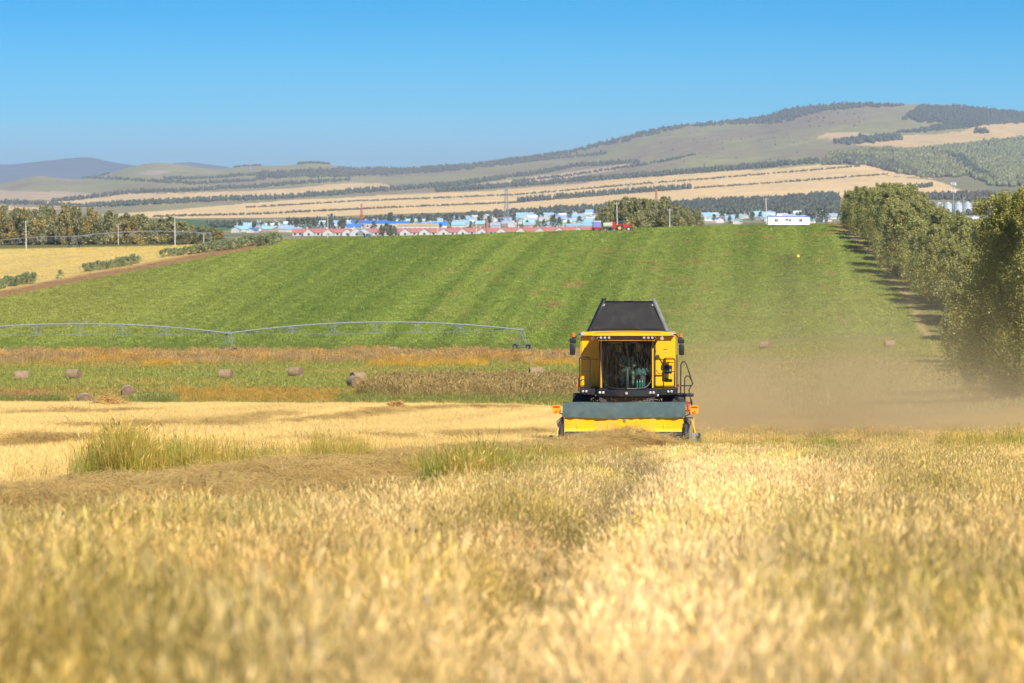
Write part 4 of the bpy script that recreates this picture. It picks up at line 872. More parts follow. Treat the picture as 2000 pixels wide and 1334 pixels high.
x_ = (1942 - 1000) / F * 3500; house(x_, 3500, 0, 42, 12, 3.0, 2.4, wall_m[2], M('salmon_roof', (.62, .22, .16)), 'very long low shed with a salmon red roof beside the silos', None, name='shed', windows=True)
for u_, y_, lab, mt in ((1862, 0, 'small turquoise roofed hut below the silos', roof_m[4]), (1898, 0, 'small white roofed hut below the silos', roof_m[3])):
    x_ = (u_ - 1000) / F * 2700; house(x_, 2700, 0, 9, 6, 2.2, 1.2, wall_m[1], mt, lab, None, name='hut')

# ------------------------------------------------------------------ trailer house, trucks and tractor on the crest
g = ground(1540, 440.5, 1000, 1128); y0_ = g.y; S_ = 1 / F * g.y
def crest(u_, d_=1118): x_ = (u_ - 1000) / F * d_; return Vector((x_, d_, hz(x_, d_)))
g = crest(1540, 1112); t = empty('trailer_house', g, R(0), 'long white trailer house with a blue edged roof on the crest of the green field', 'trailer house')
MB().box((0, 0, 1.55), (12.1, 2.6, 2.3), bev=.04).build('body', white_p, t); MB().box((0, 0, 2.84), (12.3, 2.8, .22), bev=.03).build('roof', M('blue_trim', (.10, .14, .50)), t); MB().box((0, 0, .32), (11.6, 2.2, .14)).build('chassis', dark_s, t)
for q in (-3.6, 3.45):
    wf = MB().box((q, -1.32, 1.75), (.95, .08, .95)).build('window', white_p, t); MB().box((q - .22, -1.37, 1.75), (.34, .03, .75)).build('pane', win_m, wf); MB().box((q + .22, -1.37, 1.75), (.34, .03, .75)).build('pane', win_m, wf)
dr = MB().box((.35, -1.32, 1.35), (.7, .08, 1.75)).build('door', white_p, t); MB().box((.35, -1.37, 1.75), (.5, .03, .6)).build('pane', win_m, dr); MB().box((-.55, -1.33, 1.9), (.8, .05, .4)).build('window', win_m, t)
for q in (-4.5, -3.4, 3.4, 4.5): w_ = MB().cyl((q, -1.1, .3), (q, -.85, .3), .36, seg=16).build('wheel', black, t)
MB().box((0.35, -1.6, .35), (.8, .5, .1)).build('step', steel, t)
def wheel(parent, c, r_, w_, rimm, axis=(1, 0, 0), name='wheel'):
    ax = Vector(axis).normalized(); c = Vector(c)
    t_ = MB(); t_.cyl(c - ax * w_ / 2, c + ax * w_ / 2, r_, seg=28); o = t_.build(name, black, parent)
    MB().cyl(c - ax * (w_ / 2 + .02), c + ax * (w_ / 2 + .02), r_ * .52, seg=20).build('rim', rimm, o)
    side = ax.cross(Vector((0, 0, 1))); side = side.normalized() if side.length > .1 else Vector((0, 1, 0)); lug = MB()
    n_ = 20
    for k in range(n_):
        a = 2 * math.pi * k / n_
        for s_ in (-1, 1):
            aa = a + s_ * .08; p = c + side * math.cos(aa) * r_ + Vector((0, 0, 1)) * math.sin(aa) * r_ + ax * s_ * w_ * .25
            lug.box(p, (w_ * .5, .06, .09), rot=(aa - math.pi / 2 if abs(ax.x) > .5 else 0, 0, 0) if abs(ax.x) > .5 else (0, -aa, 0))
    lug.build('tread', black, o); return o
g = crest(1214, 1116); t = empty('tractor', g, R(0), 'red farm tractor facing right on the crest beside the leaning pole', 'tractor'); tr = M('tractor_red', (.52, .03, .03), rough=.35)
MB().prism([(.4, .9), (2.6, .9), (2.75, 1.35), (2.6, 1.85), (.4, 2.0)], -.5, .5, 'y', bev=.05).build('hood', tr, t)
MB().prism([(-1.0, 1.3), (.5, 1.3), (.4, 2.75), (-.8, 2.75)], -.75, .75, 'y').build('cab', win_m, t); MB().box((-.2, 0, 2.85), (1.6, 1.7, .18), bev=.04).build('roof', dark_s, t)
for s_ in (-.95, .95): wheel(t, (-.6, s_, .9), .9, .5, M('wheel_yellow', (.6, .4, .1)), (0, 1, 0)); wheel(t, (2.0, s_, .62), .62, .35, M('rim_white', (.6, .6, .6)), (0, 1, 0)); MB().prism([(-1.5, 1.7), (-1.2, 2.0), (0, 2.0), (.3, 1.7)], s_ - .3, s_ + .3, 'y').build('fender', tr, t)
MB().cyl((1.2, .3, 1.9), (1.2, .3, 2.8), .06, seg=8).build('exhaust', dark_s, t)
g = crest(1202.5, 1116); t = empty('implement', g, 0, 'red and orange farm implement behind the tractor', 'farm implement'); MB().box((-.5, 0, 1.5), (.8, 2.0, 2.4), bev=.08).build('hopper', tr, t); MB().box((.35, -.6, 1.2), (.7, .5, 1.7), bev=.08).build('tank', M('implement_orange', (.6, .25, .05)), t); wheel(t, (-.5, -.9, .4), .4, .3, steel, (0, 1, 0)); MB().box((0, 0, .5), (1.9, .3, .15)).build('frame', dark_s, t)
g = crest(1166, 1120); t = empty('parked_truck', g, 0, 'truck with a blue violet box body parked left of the beige tank', 'truck'); MB().box((0, 0, 1.95), (2.3, 5, 2.2), bev=.05).build('cargo_box', M('violet_tarp', (.22, .22, .52)), t); MB().box((0, -2.6, 1.0), (2.2, .2, .5)).build('bumper', tr, t); MB().box((0, 0, .7), (1.9, 5.2, .2)).build('chassis', dark_s, t)
for s_ in (-.95, .95):
    wheel(t, (s_, -1.8, .48), .48, .3, steel); wheel(t, (s_, 1.6, .48), .48, .3, steel); MB().box((s_ * .75, -2.72, 1.05), (.25, .06, .15)).build('tail_light', red_p, t)
for q in range(4): MB().box((-.85 + q * .57, -2.52, 2.9), (.35, .05, .3)).build('stripe', white_p, t)
g = crest(1187, 1120); t = empty('tank_trailer', g, 0, 'beige tank trailer between the blue truck and the tractor', 'trailer'); MB().cyl((-1.3, 0, 1.7), (1.3, 0, 1.7), .75, seg=20).build('tank', M('tank_beige', (.5, .46, .34)), t, True); MB().box((0, 0, .85), (2.6, 1.3, .15)).build('frame', dark_s, t); MB().cyl((0, 0, 2.4), (0, 0, 2.6), .25, seg=12).build('hatch', steel, t)
for s_ in (-.7, .7): wheel(t, (s_, -.7, .42), .42, .3, steel, (0, 1, 0))
g = crest(718, 1126); t = empty('utility_vehicle', g, R(20), 'small dark three wheeled vehicle with white front before the red roofed row', 'vehicle'); MB().prism([(-1, .4), (1, .4), (1.1, .9), (.5, 1.5), (-.2, 1.5), (-.4, .95), (-1, .95)], -.5, .5, 'y', bev=.04).build('body', dark_s, t); MB().box((1.0, 0, .75), (.2, .9, .6), bev=.04).build('front_panel', white_p, t)
for q in ((-.7, -.5), (-.7, .5), (.7, 0)): wheel(t, (q[0], q[1], .3), .3, .15, steel, (0, 1, 0))
g = ground(1559, 503, 800, 1120); t = empty('field_sack', g, 0, 'small bright yellow sack standing in the green crop below the trailer house', 'sack'); MB().prism([(-.42, 0), (.42, 0), (.5, .45), (.35, .85), (.12, .95), (-.1, .9), (-.4, .82), (-.5, .4)], -.25, .25, 'y', bev=.09).build('bag', M('hivis_yellow', (.75, .85, .05)), t); MB().ball((.02, 0, 1.0), .14, 1).build('tied_neck', M('yellow_tie', (.7, .8, .1)), t); t.scale = (.7,) * 3
g = ground(1617, 800, 255, 420); t = MB().cyl((0, 0, -.3), (0, 0, 1.3), .035, .03, 8).cyl((0, 0, 1.3), (0, 0, 1.36), .05, .01, 8).build('marker_stake', white_p); t.location = g; tag(t, 'thin white stake standing alone in the dusty stubble', 'stake')

# ------------------------------------------------------------------ centre pivot irrigators
pst = M('pivot_steel', (.25, .265, .28), metal=.1, rough=.6)
def pivot(A, B, n_st, ph, arch, name, label, trussd=2.0, first=True, last=True, prev=None, more=None):
    """one irrigator: towers at the given ground points, pipe spans between them"""
    t = empty(name, A[0], 0, label, 'irrigator'); O = Vector(A[0]); up = Vector((0, 0, 1))
    for p in A:
        p = Vector(p) - O; k = A.index(tuple(p + O)) if False else 0
    pts_ = [Vector(p) - O for p in A]
    for j, p in enumerate(pts_):
        dr = (pts_[min(j + 1, len(pts_) - 1)] - pts_[max(j - 1, 0)]); dr.z = 0; dr.normalize(); sd_ = dr.cross(up)
        # tower: two wheel sets along the travel direction; the frame seen as an A
        w2 = 1.55; travel = (sd_ * .8 + dr * .6).normalized() if B else sd_
        top = p + up * ph
        for s_ in (-1, 1):
            b0 = p + travel * w2 * s_ + up * .55
            MB().cyl(b0, top + travel * -.55 * s_, .055, seg=6).build('leg', pst, t); MB().cyl(b0 + dr * .1, top + travel * .55 * s_, .05, seg=6).build('leg', pst, t)
            wheel(t, p + travel * (w2 + .1) * s_ + up * .55, .56, .32, pst, travel.cross(up))
        MB().cyl(p + travel * -w2 + up * .55, p + travel * w2 + up * .55, .09, seg=6).build('base_beam', pst, t)
        MB().box(top + up * .1, (.5, .5, .5), bev=.04).build('control_box', pst, t)
        ld = MB()
        for q in range(7): ld.cyl(p + travel * .35 + up * (1 + q * .35), p + travel * .7 + up * (1 + q * .35), .02, seg=4)
        ld.build('ladder', pst, t)
    for a, b in zip(pts_[:-1], pts_[1:]):
        dr = b - a; L_ = dr.length; dr.normalize(); sd_ = dr.cross(up).normalized()
        P_ = lambda q: a.lerp(b, q) + up * (ph + arch * 4 * q * (1 - q))
        MB().tube([P_(q / 24) for q in range(25)], .105, 8).build('pipe', pst, t)
        fq = [(k + .5) / n_st for k in range(n_st)]; low = []
        for q in fq:
            dep = trussd * min(1, 3.2 * q, 3.2 * (1 - q)); half = .75
            l1 = P_(q) + sd_ * half - up * dep; l2 = P_(q) - sd_ * half - up * dep; low.append((l1, l2)); hw_ = 1.1 / L_
            MB().cyl(P_(q - hw_), l1 + dr * 1.1, .06, seg=5).build('brace', pst, t); MB().cyl(P_(q + hw_), l1 - dr * 1.1, .055, seg=5).build('brace', pst, t)
            MB().cyl(P_(q + hw_), l1 + dr * 1.1, .03, seg=5).build('brace', pst, t); MB().cyl(P_(q - hw_), l1 - dr * 1.1, .03, seg=5).build('brace', pst, t)
            MB().cyl(l1 - dr * 1.1, l1 + dr * 1.1, .035, seg=5).build('strut', pst, t); MB().cyl(l1, l2, .035, seg=5).build('strut', pst, t); MB().cyl(P_(q), l2, .035, seg=5).build('brace', pst, t)
        for z_ in (0, 1): MB().tube([a + up * (ph - .8)] + [l[z_] for l in low] + [b + up * (ph - .8)], .018, 4).build('truss_rod', pst, t)
        n_ = int(L_ / 2.6)
        for k in range(1, n_):
            q = k / n_; MB().cyl(P_(q) + sd_ * .12 - up * 2.0, P_(q) + sd_ * .12 + up * .12, .012, seg=4).build('drop_hose', pst, t)
    return t
gA = ground(447, 691, 600, 760); gB = ground(1019, 684, 600, 760); gC = gA - (gB - gA) * 1.0; gC.z = hz(gC.x, gC.y)
pivot([tuple(gB), tuple(gA), tuple(gC)], True, 7, 3.75, 1.75, 'centre_pivot', 'near centre pivot irrigator with arched pipe spans across the foot of the green field')
a_ = ground(145, 484, 1150, 1300); b_ = Vector(((410 - 1000) / F * 1330, 1330, hz((410 - 1000) / F * 1330, 1330))); c_ = Vector(((-130 - 1000) / F * 1180, 1180, hz((-130 - 1000) / F * 1180, 1180))); d_ = Vector(((650 - 1000) / F * 1420, 1420, 0)); d_.z = hz(d_.x, d_.y)
pivot([tuple(c_), tuple(a_), tuple(b_)], False, 6, 3.9, 1.2, 'centre_pivot', 'distant pale centre pivot irrigator in front of the left tree row', trussd=1.4)

# ------------------------------------------------------------------ hay bales
bale_m = M('bale_wrap', (.30, .20, .10), rough=.85, scale=2, bump=.8, bscale=18, var=.25); end_m = M('bale_end', (.24, .155, .085), rough=.95, scale=3, bump=.9, bscale=16, var=.35)
def bale_parts():
    b = bmesh.new(); seg = 32; rings = 12; L_ = 1.55; r0 = .64; vv = []
    for i_ in range(rings + 1):
        q = i_ / rings; x_ = (q - .5) * L_; e_ = 1 - .07 * max(0, (abs(q - .5) - .42) / .08) ** 2; row = []
        for k in range(seg):
            a = 2 * math.pi * k / seg; rr = r0 * e_ * (1 + random.uniform(-.014, .014)) * (1 - .05 * max(0, -math.sin(a)) ** 3); row.append(b.verts.new((x_, rr * math.cos(a), .61 + rr * math.sin(a))))
        vv.append(row)
    for i_ in range(rings):
        for k in range(seg): b.faces.new((vv[i_][k], vv[i_][(k + 1) % seg], vv[i_ + 1][(k + 1) % seg], vv[i_ + 1][k]))
    me = bpy.data.meshes.new('roll'); b.to_mesh(me); b.free(); me.polygons.foreach_set('use_smooth', [True] * len(me.polygons)); me.materials.append(bale_m)
    mb = MB()
    for s_ in (-1, 1):      # wound straw: a spiral of ridges on each end
        prev = None
        for k in range(70):
            a = k * .42; rr = .05 + .56 * k / 70; p = (s_ * (L_ / 2 - .005 + .02 * math.sin(k)), rr * math.cos(a), .61 + rr * math.sin(a))
            if prev: mb.cyl(prev, p, .028, seg=5)
            prev = p
        mb.cyl((s_ * (L_ / 2 - .05), 0, .61), (s_ * (L_ / 2 - .005), 0, .61), .605, .60, 28)
    m2 = bpy.data.meshes.new('straw_end'); mb.bm.to_mesh(m2); mb.bm.free(); m2.materials.append(end_m)
    mb = MB()
    for q in (-.5, -.25, 0, .25, .5):
        ps = [(q, .648 * math.cos(a), .61 + .648 * math.sin(a)) for a in np.linspace(0, 2 * math.pi, 25)]; mb.tube(ps, .006, 4)
    m3 = bpy.data.meshes.new('twine'); mb.bm.to_mesh(m3); mb.bm.free(); m3.materials.append(M('twine', (.5, .42, .32)))
    return me, m2, m3
BP = [bale_parts() for _ in range(3)]
for j, (u_, yb_, ang, dmn, lab) in enumerate(((42, 745, 6, 400, 'round hay bale nearest the left edge of the meadow'), (143, 742, -24, 400, 'second round hay bale from the left with its brown end showing'), (440, 742, -16, 400, 'round hay bale below the irrigator tower'),
        (577, 737, -30, 400, 'round hay bale left of the pair in the meadow'), (692, 757, -66, 400, 'front round hay bale of the pair, its brown end facing the camera'), (699, 748, 40, 400, 'back round hay bale of the pair, half hidden'), (1047, 737, 10, 400, 'round hay bale left of the harvester'),
        (250, 779, -80, 330, 'round hay bale seen end on before the dark weeds'), (166, 797, -75, 275, 'round hay bale seen end on, half sunk behind the stubble edge'), (768, 692, -10, 560, 'round hay bale hidden in the rusty reeds under the irrigator'), (1494, 682, -28, 560, 'round hay bale dimmed by dust right of the harvester'),
        (1738, 680, 4, 560, 'round hay bale in the haze near the foot of the right track'), (1850, 645, 4, 640, 'round hay bale partly behind the big poplar'))):
    g = ground(u_, yb_, dmn, 780) if u_ != 166 else Vector(((166 - 1000) / F * 290, 290, hz((166 - 1000) / F * 290, 290)))
    t = empty('hay_bale', g, R(ang), lab, 'hay bale', 'round hay bales in the meadow'); a, b, c = BP[j % 3]; link('roll', a, parent=t); link('straw_end', b, parent=t); link('twine', c, parent=t)
    t.scale = (.98,) * 3 if u_ == 166 else (1.1,) * 3
def heap(u_, y_, d0, w_, h_, lab):
    g = ground(u_, y_, d0, 300); n_ = 260; p = rng.normal(0, .42, (n_, 2)); r_ = np.linalg.norm(p, axis=1)
    V = []; Fq = []; S = []
    for k in range(n_ * 3):
        q = rng.normal(0, .42, 2); z = h_ * math.exp(-(q @ q) * 2.2) * rng.uniform(.2, 1); a = rng.uniform(0, 6.28); l = rng.uniform(.15, .4); e_ = np.array([math.cos(a), math.sin(a), rng.normal(0, .4)]) * l
        c0 = np.array([q[0] * w_, q[1] * w_ * .7, z]); n_v = len(V); wv = np.array([0, 0, .02]); V += [c0 - e_ - wv, c0 + e_ - wv, c0 + e_ + wv, c0 - e_ + wv]; Fq.append((n_v, n_v + 1, n_v + 2, n_v + 3)); s_ = rng.uniform(.8, 1.25); S += [np.array([1.05, .95, .72]) * s_] * 4
    o = link('straw_heap', np_mesh('straw_heap', np.array(V), Fq, np.array(S)), leafmat('heap_straw', (.60, .43, .18))); o.location = g; tag(o, lab, 'straw heap')
heap(212, 797, 240, 1.4, .75, 'small golden straw heap beside the half sunk bale'); heap(125, 808, 200, 1.5, .3, 'low straw heap on the stubble below the half sunk bale'); heap(772, 800, 200, .6, .5, 'small dark tuft of straw near the middle edge of the stubble')
#@@PART3
# ------------------------------------------------------------------ combine harvester
RX, RY = 3.92, 130.0; RZ = -8.13; YAW = R(-3.2)
comb = empty('combine_harvester', (RX, RY, RZ), YAW, 'yellow combine harvester driving toward the camera with a grey green apron over its header', 'combine harvester')
yel = mat('combine_yellow', (.92, .46, .004), .32, var=.05, scale=1.2, dirt=(.45, .32, .12), dirtamt=.35, spec=.5)
yel2 = mat('header_yellow', (.92, .46, .004), .38, var=.07, scale=1.5, dirt=(.50, .36, .16), dirtamt=.5, spec=.5)
blk = mat('black_plastic', (.018, .018, .020), .45, var=.2, scale=3, dirt=(.16, .12, .08), dirtamt=.25)
blk2 = mat('tank_cover_black', (.017, .015, .015), .6, spec=.25, var=.35, scale=1.3, dirt=(.06, .05, .042), dirtamt=.5)
gry = mat('dusty_grey_metal', (.24, .23, .22), .5, var=.2, scale=3); amber = mat('amber_lens', (.70, .16, .01), .2, spec=.6); redm = mat('red_panel', (.55, .03, .02), .4)
lampm = mat('lamp_lens', (.75, .75, .75), .12, .55, var=.05); chrome = mat('lamp_bezel', (.5, .5, .5), .25, .9)
tarp = mat('apron_cloth', (.15, .215, .20), .85, var=.16, scale=3.5, bump=.4, bscale=9, dirt=(.24, .25, .21), dirtamt=.45)
def bar(name, pts_, r_, m, par, seg=8): return MB().tube([Vector(p) for p in pts_], r_, seg).build(name, m, par)
def arc(c, r_, a0, a1, n_, pl='xz'):
    o = []
    for k in range(n_ + 1):
        a = R(a0 + (a1 - a0) * k / n_); o.append((c[0] + r_ * math.cos(a), c[1], c[2] + r_ * math.sin(a)))
    return o
# body halves beside the cab and the long rear body
for s_ in (-1, 1):
    xs = (s_ * 1.60, s_ * .92)
    p = MB().prism([(min(xs), 1.98), (max(xs), 1.98), (max(xs), 3.70), (min(xs), 3.70)], 0.0, .9, 'y', bev=.035); p.build('front_panel', yel, comb)
    MB().box((s_ * 1.255, -.012, 2.9), (.62, .015, .012)).build('seam', blk, comb)
side = MB().prism([(.92, 1.5), (5.4, 1.3), (6.1, 1.9), (6.1, 3.3), (5.2, 3.68), (.92, 3.68)], -1.57, 1.57, 'x', bev=.04); side.build('rear_body', yel, comb)
MB().prism([(.9, .9), (5.2, .9), (5.2, 1.5), (.9, 1.5)], -1.0, 1.0, 'x').build('chassis', blk, comb)
MB().box((0, .45, 2.83), (1.86, .88, 1.7)).build('cab_rear_wall', blk, comb)
# roof
rp = [(-1.60, 3.70), (1.60, 3.70), (1.60, 3.80), (1.2, 3.835), (0, 3.86), (-1.2, 3.835), (-1.60, 3.80)]
MB().prism(rp, -.06, 1.2, 'y', bev=.015).build('roof_deck', yel, comb)
MB().prism([(-1.58, 3.70), (1.58, 3.70), (1.54, 3.78), (1.1, 3.815), (0, 3.84), (-1.1, 3.815), (-1.54, 3.78)], -.22, -.063, 'y', bev=.012).build('roof_lip', yel, comb)
MB().prism([(-1.16, 3.74), (1.16, 3.74), (1.12, 3.81), (.8, 3.835), (0, 3.865), (-.8, 3.835), (-1.12, 3.81)], -1.55, -.225, 'y', bev=.012).build('cab_roof', yel, comb)
fas = MB().prism([(-1.06, 3.74), (-.92, 3.625), (.92, 3.625), (1.06, 3.74)], -1.50, -.30, 'y', bev=.01).build('light_bar', blk, comb)
for s_ in (-1, 1):
    for q in (.585, .725, .86): MB().cyl((s_ * q, -1.53, 3.685), (s_ * q, -1.50, 3.685), .042, seg=16).build('work_lamp', lampm, fas)
    MB().box((s_ * .97, -1.51, 3.685), (.012, .02, .09), rot=(0, -s_ * .6, 0)).build('trim_slash', lampm, fas)
    MB().cyl((s_ * 1.17, -.62, 3.63), (s_ * 1.17, -.50, 3.63), .06, seg=14).cyl((s_ * 1.17, -.55, 3.65), (s_ * 1.17, -.55, 3.75), .015, seg=6).build('headlight', lampm, comb)
MB().box((0, -1.40, 3.598), (1.90, .12, .045), bev=.01).build('roof_edge_trim', mat('amber_trim', (.55, .26, .05), .5), comb)
# cab frame and glass: open interior box
SIDEG = []
def cabx(z): return .90 if z > 2.3 else .90 - .10 * ((2.3 - z) / .35) ** 2
for s_ in (-1, 1):
    MB().prism([(s_ * .895, 1.96), (s_ * .94, 1.96), (s_ * .94, 3.62), (s_ * .895, 3.62)], -1.02, -.90, 'y', bev=.015).build('pillar', blk, comb)
    sg_ = MB().box((s_ * .925, -.45, 2.79), (.012, .86, 1.66)).build('side_window', None, comb); SIDEG.append(sg_)
    MB().box((s_ * .865, -1.00, 2.78), (.05, .05, 1.60), bev=.01).build('pillar_strip', yel, comb)
MB().box((0, -.55, 1.945), (1.82, 1.10, .05)).build('cab_floor', blk, comb); MB().box((0, -.02, 2.8), (1.8, .03, 1.62)).build('cab_back_wall', blk, comb); MB().box((0, -.55, 3.60), (1.8, 1.0, .03)).build('headliner', blk, comb)
for s_ in (-.33, .35): MB().box((s_, -.045, 3.27), (.16, .02, .24)).build('rear_window', yel, comb)
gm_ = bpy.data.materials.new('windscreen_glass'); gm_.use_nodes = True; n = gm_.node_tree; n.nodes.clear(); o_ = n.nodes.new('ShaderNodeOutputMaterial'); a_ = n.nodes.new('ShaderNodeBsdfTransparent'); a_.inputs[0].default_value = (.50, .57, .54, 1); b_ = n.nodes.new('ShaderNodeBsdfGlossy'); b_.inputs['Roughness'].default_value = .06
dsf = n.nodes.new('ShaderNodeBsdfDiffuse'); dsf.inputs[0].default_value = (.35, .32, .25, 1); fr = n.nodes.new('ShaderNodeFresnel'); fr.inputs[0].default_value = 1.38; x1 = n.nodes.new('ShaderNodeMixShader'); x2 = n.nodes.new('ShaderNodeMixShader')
tc_ = n.nodes.new('ShaderNodeTexCoord'); mp_ = n.nodes.new('ShaderNodeMapping'); mp_.inputs['Scale'].default_value = (14, 2, 2.2); ns_ = n.nodes.new('ShaderNodeTexNoise'); ns_.inputs['Scale'].default_value = 1.5; ns_.inputs['Detail'].default_value = 6; ml = n.nodes.new('ShaderNodeMapRange'); ml.inputs['From Min'].default_value = .45; ml.inputs['From Max'].default_value = .8; ml.inputs['To Max'].default_value = .13  # streaky diffuse film: dirt, strengthened to stand in for reflections on the glass
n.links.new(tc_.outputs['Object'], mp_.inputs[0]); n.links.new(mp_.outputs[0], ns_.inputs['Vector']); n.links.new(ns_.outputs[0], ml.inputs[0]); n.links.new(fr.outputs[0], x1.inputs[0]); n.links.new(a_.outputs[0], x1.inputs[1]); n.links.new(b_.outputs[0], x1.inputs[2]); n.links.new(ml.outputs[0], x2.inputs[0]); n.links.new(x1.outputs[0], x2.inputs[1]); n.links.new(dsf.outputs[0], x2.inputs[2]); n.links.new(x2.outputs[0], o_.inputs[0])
bm = bmesh.new(); NX, NZ = 20, 14; gv = []
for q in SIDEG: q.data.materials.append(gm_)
def gy(x, z): return -1.06 - .36 * (1 - (x / .86) ** 2) - .16 * (z - 1.99) / 1.6 + .10
for j in range(NZ + 1):
    z = 1.99 + (3.56 - 1.99) * j / NZ; hw_ = .82 if z > 2.32 else .82 - .24 * ((2.32 - z) / .33) ** 2.2; zz = z
    gv.append([bm.verts.new((hw_ * (2 * i_ / NX - 1), gy(hw_ * (2 * i_ / NX - 1), z), z)) for i_ in range(NX + 1)])
for j in range(NZ):
    for i_ in range(NX): bm.faces.new((gv[j][i_], gv[j][i_ + 1], gv[j + 1][i_ + 1], gv[j + 1][i_]))
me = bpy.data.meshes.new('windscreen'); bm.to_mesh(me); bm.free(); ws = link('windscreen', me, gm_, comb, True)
fp = [(.82, gy(.82, 3.56), 3.56), (.82, gy(.82, 2.32), 2.32), (.78, gy(.78, 2.17), 2.17), (.70, gy(.70, 2.06), 2.06), (.58, gy(.58, 1.99), 1.985), (.35, gy(.35, 1.98), 1.965), (0, gy(0, 1.98), 1.96)]
fp = fp + [(-a, b, c) for a, b, c in fp[::-1][1:]]; bar('gasket', fp, .028, blk, ws); bar('wiper', [(.05, -1.47, 2.02), (-.02, -1.47, 2.6), (-.28, -1.40, 3.1)], .012, blk, ws, 6)
# things in the cab
for q, w_ in ((-.42, .42), (.22, .16)): MB().box((q, -1.16, 3.50), (w_, .03, .028)).build('sun_visor_rod', lampm, comb)
st = MB().box((0, -.28, 2.36), (.52, .46, .14), bev=.05).build('seat', mat('seat_fabric', (.05, .05, .055), .9), comb); MB().box((0, -.06, 2.78), (.50, .10, .72), bev=.04).build('backrest', blk, st)
sc_ = MB().cyl((0, -1.02, 1.97), (0, -.83, 2.62), .055, .045, 10).build('steering_column', mat('column_grey', (.22, .30, .29), .5), comb)
ringp = [(.19 * math.cos(a), -.80 + .07 * math.sin(a), 2.66 + .15 * math.sin(a)) for a in np.linspace(0, 2 * math.pi, 21)]; bar('steering_wheel', ringp, .016, blk, sc_, 6)
MB().box((.52, -.45, 2.25), (.18, .7, .5), bev=.03).build('armrest_console', gry, comb); MB().box((-.62, -.85, 3.0), (.03, .10, .9)).build('door_pillar', blk, comb)
# bumper under the cab, platform, lamps
bp_ = [(-1.62, 1.94), (1.70, 1.94), (1.68, 1.76), (1.25, 1.72), (-1.22, 1.72), (-1.60, 1.76)]
plat = MB().prism(bp_, -.75, .30, 'y', bev=.02).build('platform', blk, comb)
bump = []
for k in range(17):
    x_ = -1.02 + 2.04 * k / 16; bump.append((x_, -1.22 - .38 * (1 - (x_ / 1.02) ** 2)))
b2 = MB(); b2.prism(bump + [(1.0, -.6), (-1.0, -.6)], 1.70, 1.93, 'z', bev=.03); bpr = b2.build('cab_bumper', blk, comb)
def lamp(x_, y_, z_, r_, par, face=(0, -1, 0)):
    o = MB().cyl((x_, y_ + .03, z_), (x_, y_ - .012, z_), r_ * 1.25, seg=16).build('headlight', blk, par); MB().ball((x_, y_ - .012, z_), r_, 2, (1, .35, 1)).build('lens', lampm, o, True)
for s_ in (-1, 1):
    for q in (.79, .90): lamp(s_ * q + .0, -1.38 + .18 * (q - .79), 1.83 + .01, .048, bpr)
    for q in (1.38, 1.49): lamp(s_ * q, -.765, 1.85, .042, plat)
    lamp(s_ * 1.03, -1.10, 1.735, .038, bpr)
MB().cyl((0, -1.645, 1.83), (0, -1.60, 1.83), .045, seg=20).build('round_badge', lampm, bpr)
MB().prism([(-1.5, .95), (1.5, .95), (1.55, 1.72), (-1.55, 1.72)], .35, .9, 'y').build('underside', blk, comb)
rs = random.Random(5); ch = MB()
for k in range(60): ch.box((rs.uniform(-1.2, 1.2), -1.30 + rs.uniform(-.02, .6) * 0 - .0, 1.66 - rs.uniform(0, .12)), (rs.uniform(.01, .05), .01, .012), rot=(0, rs.uniform(-1, 1), 0))
ch.build('caught_straw', mat('caught_straw', (.55, .42, .24), .9), comb)
MB().prism([(-.9, 1.50), (.9, 1.50), (.95, 1.70), (-.95, 1.70)], -1.28, -.60, 'y', bev=.03).build('under_cab_box', mat('dusty_black', (.05, .04, .035), .7), comb)
# feeder house
MB().prism([(-3.3, .42), (-3.3, 1.10), (-.3, 1.62), (-.3, .85)], -.62, .62, 'x', bev=.03).build('feeder_house', yel2, comb)
bar('hydraulic_hose', [(-.82, -.7, 1.62), (-.86, -1.4, 1.3), (-.74, -2.2, 1.42), (-.78, -3.2, 1.18)], .03, yel, comb); bar('hydraulic_hose', [(.86, -.7, 1.60), (.92, -1.6, 1.25), (.84, -3.2, 1.15)], .025, blk, comb)
# wheels
wheel(comb, (-1.55, .35, .85), .85, .62, yel); wheel(comb, (1.62, .35, .85), .85, .66, yel)
for s_ in (-1.3, 1.3): wheel(comb, (s_, 4.4, .55), .55, .40, yel)
MB().box((0, .35, .85), (2.5, .3, .3)).build('axle', blk, comb); MB().box((1.92, .3, 1.68), (.62, .6, .09), bev=.03).build('mudguard', blk, comb)
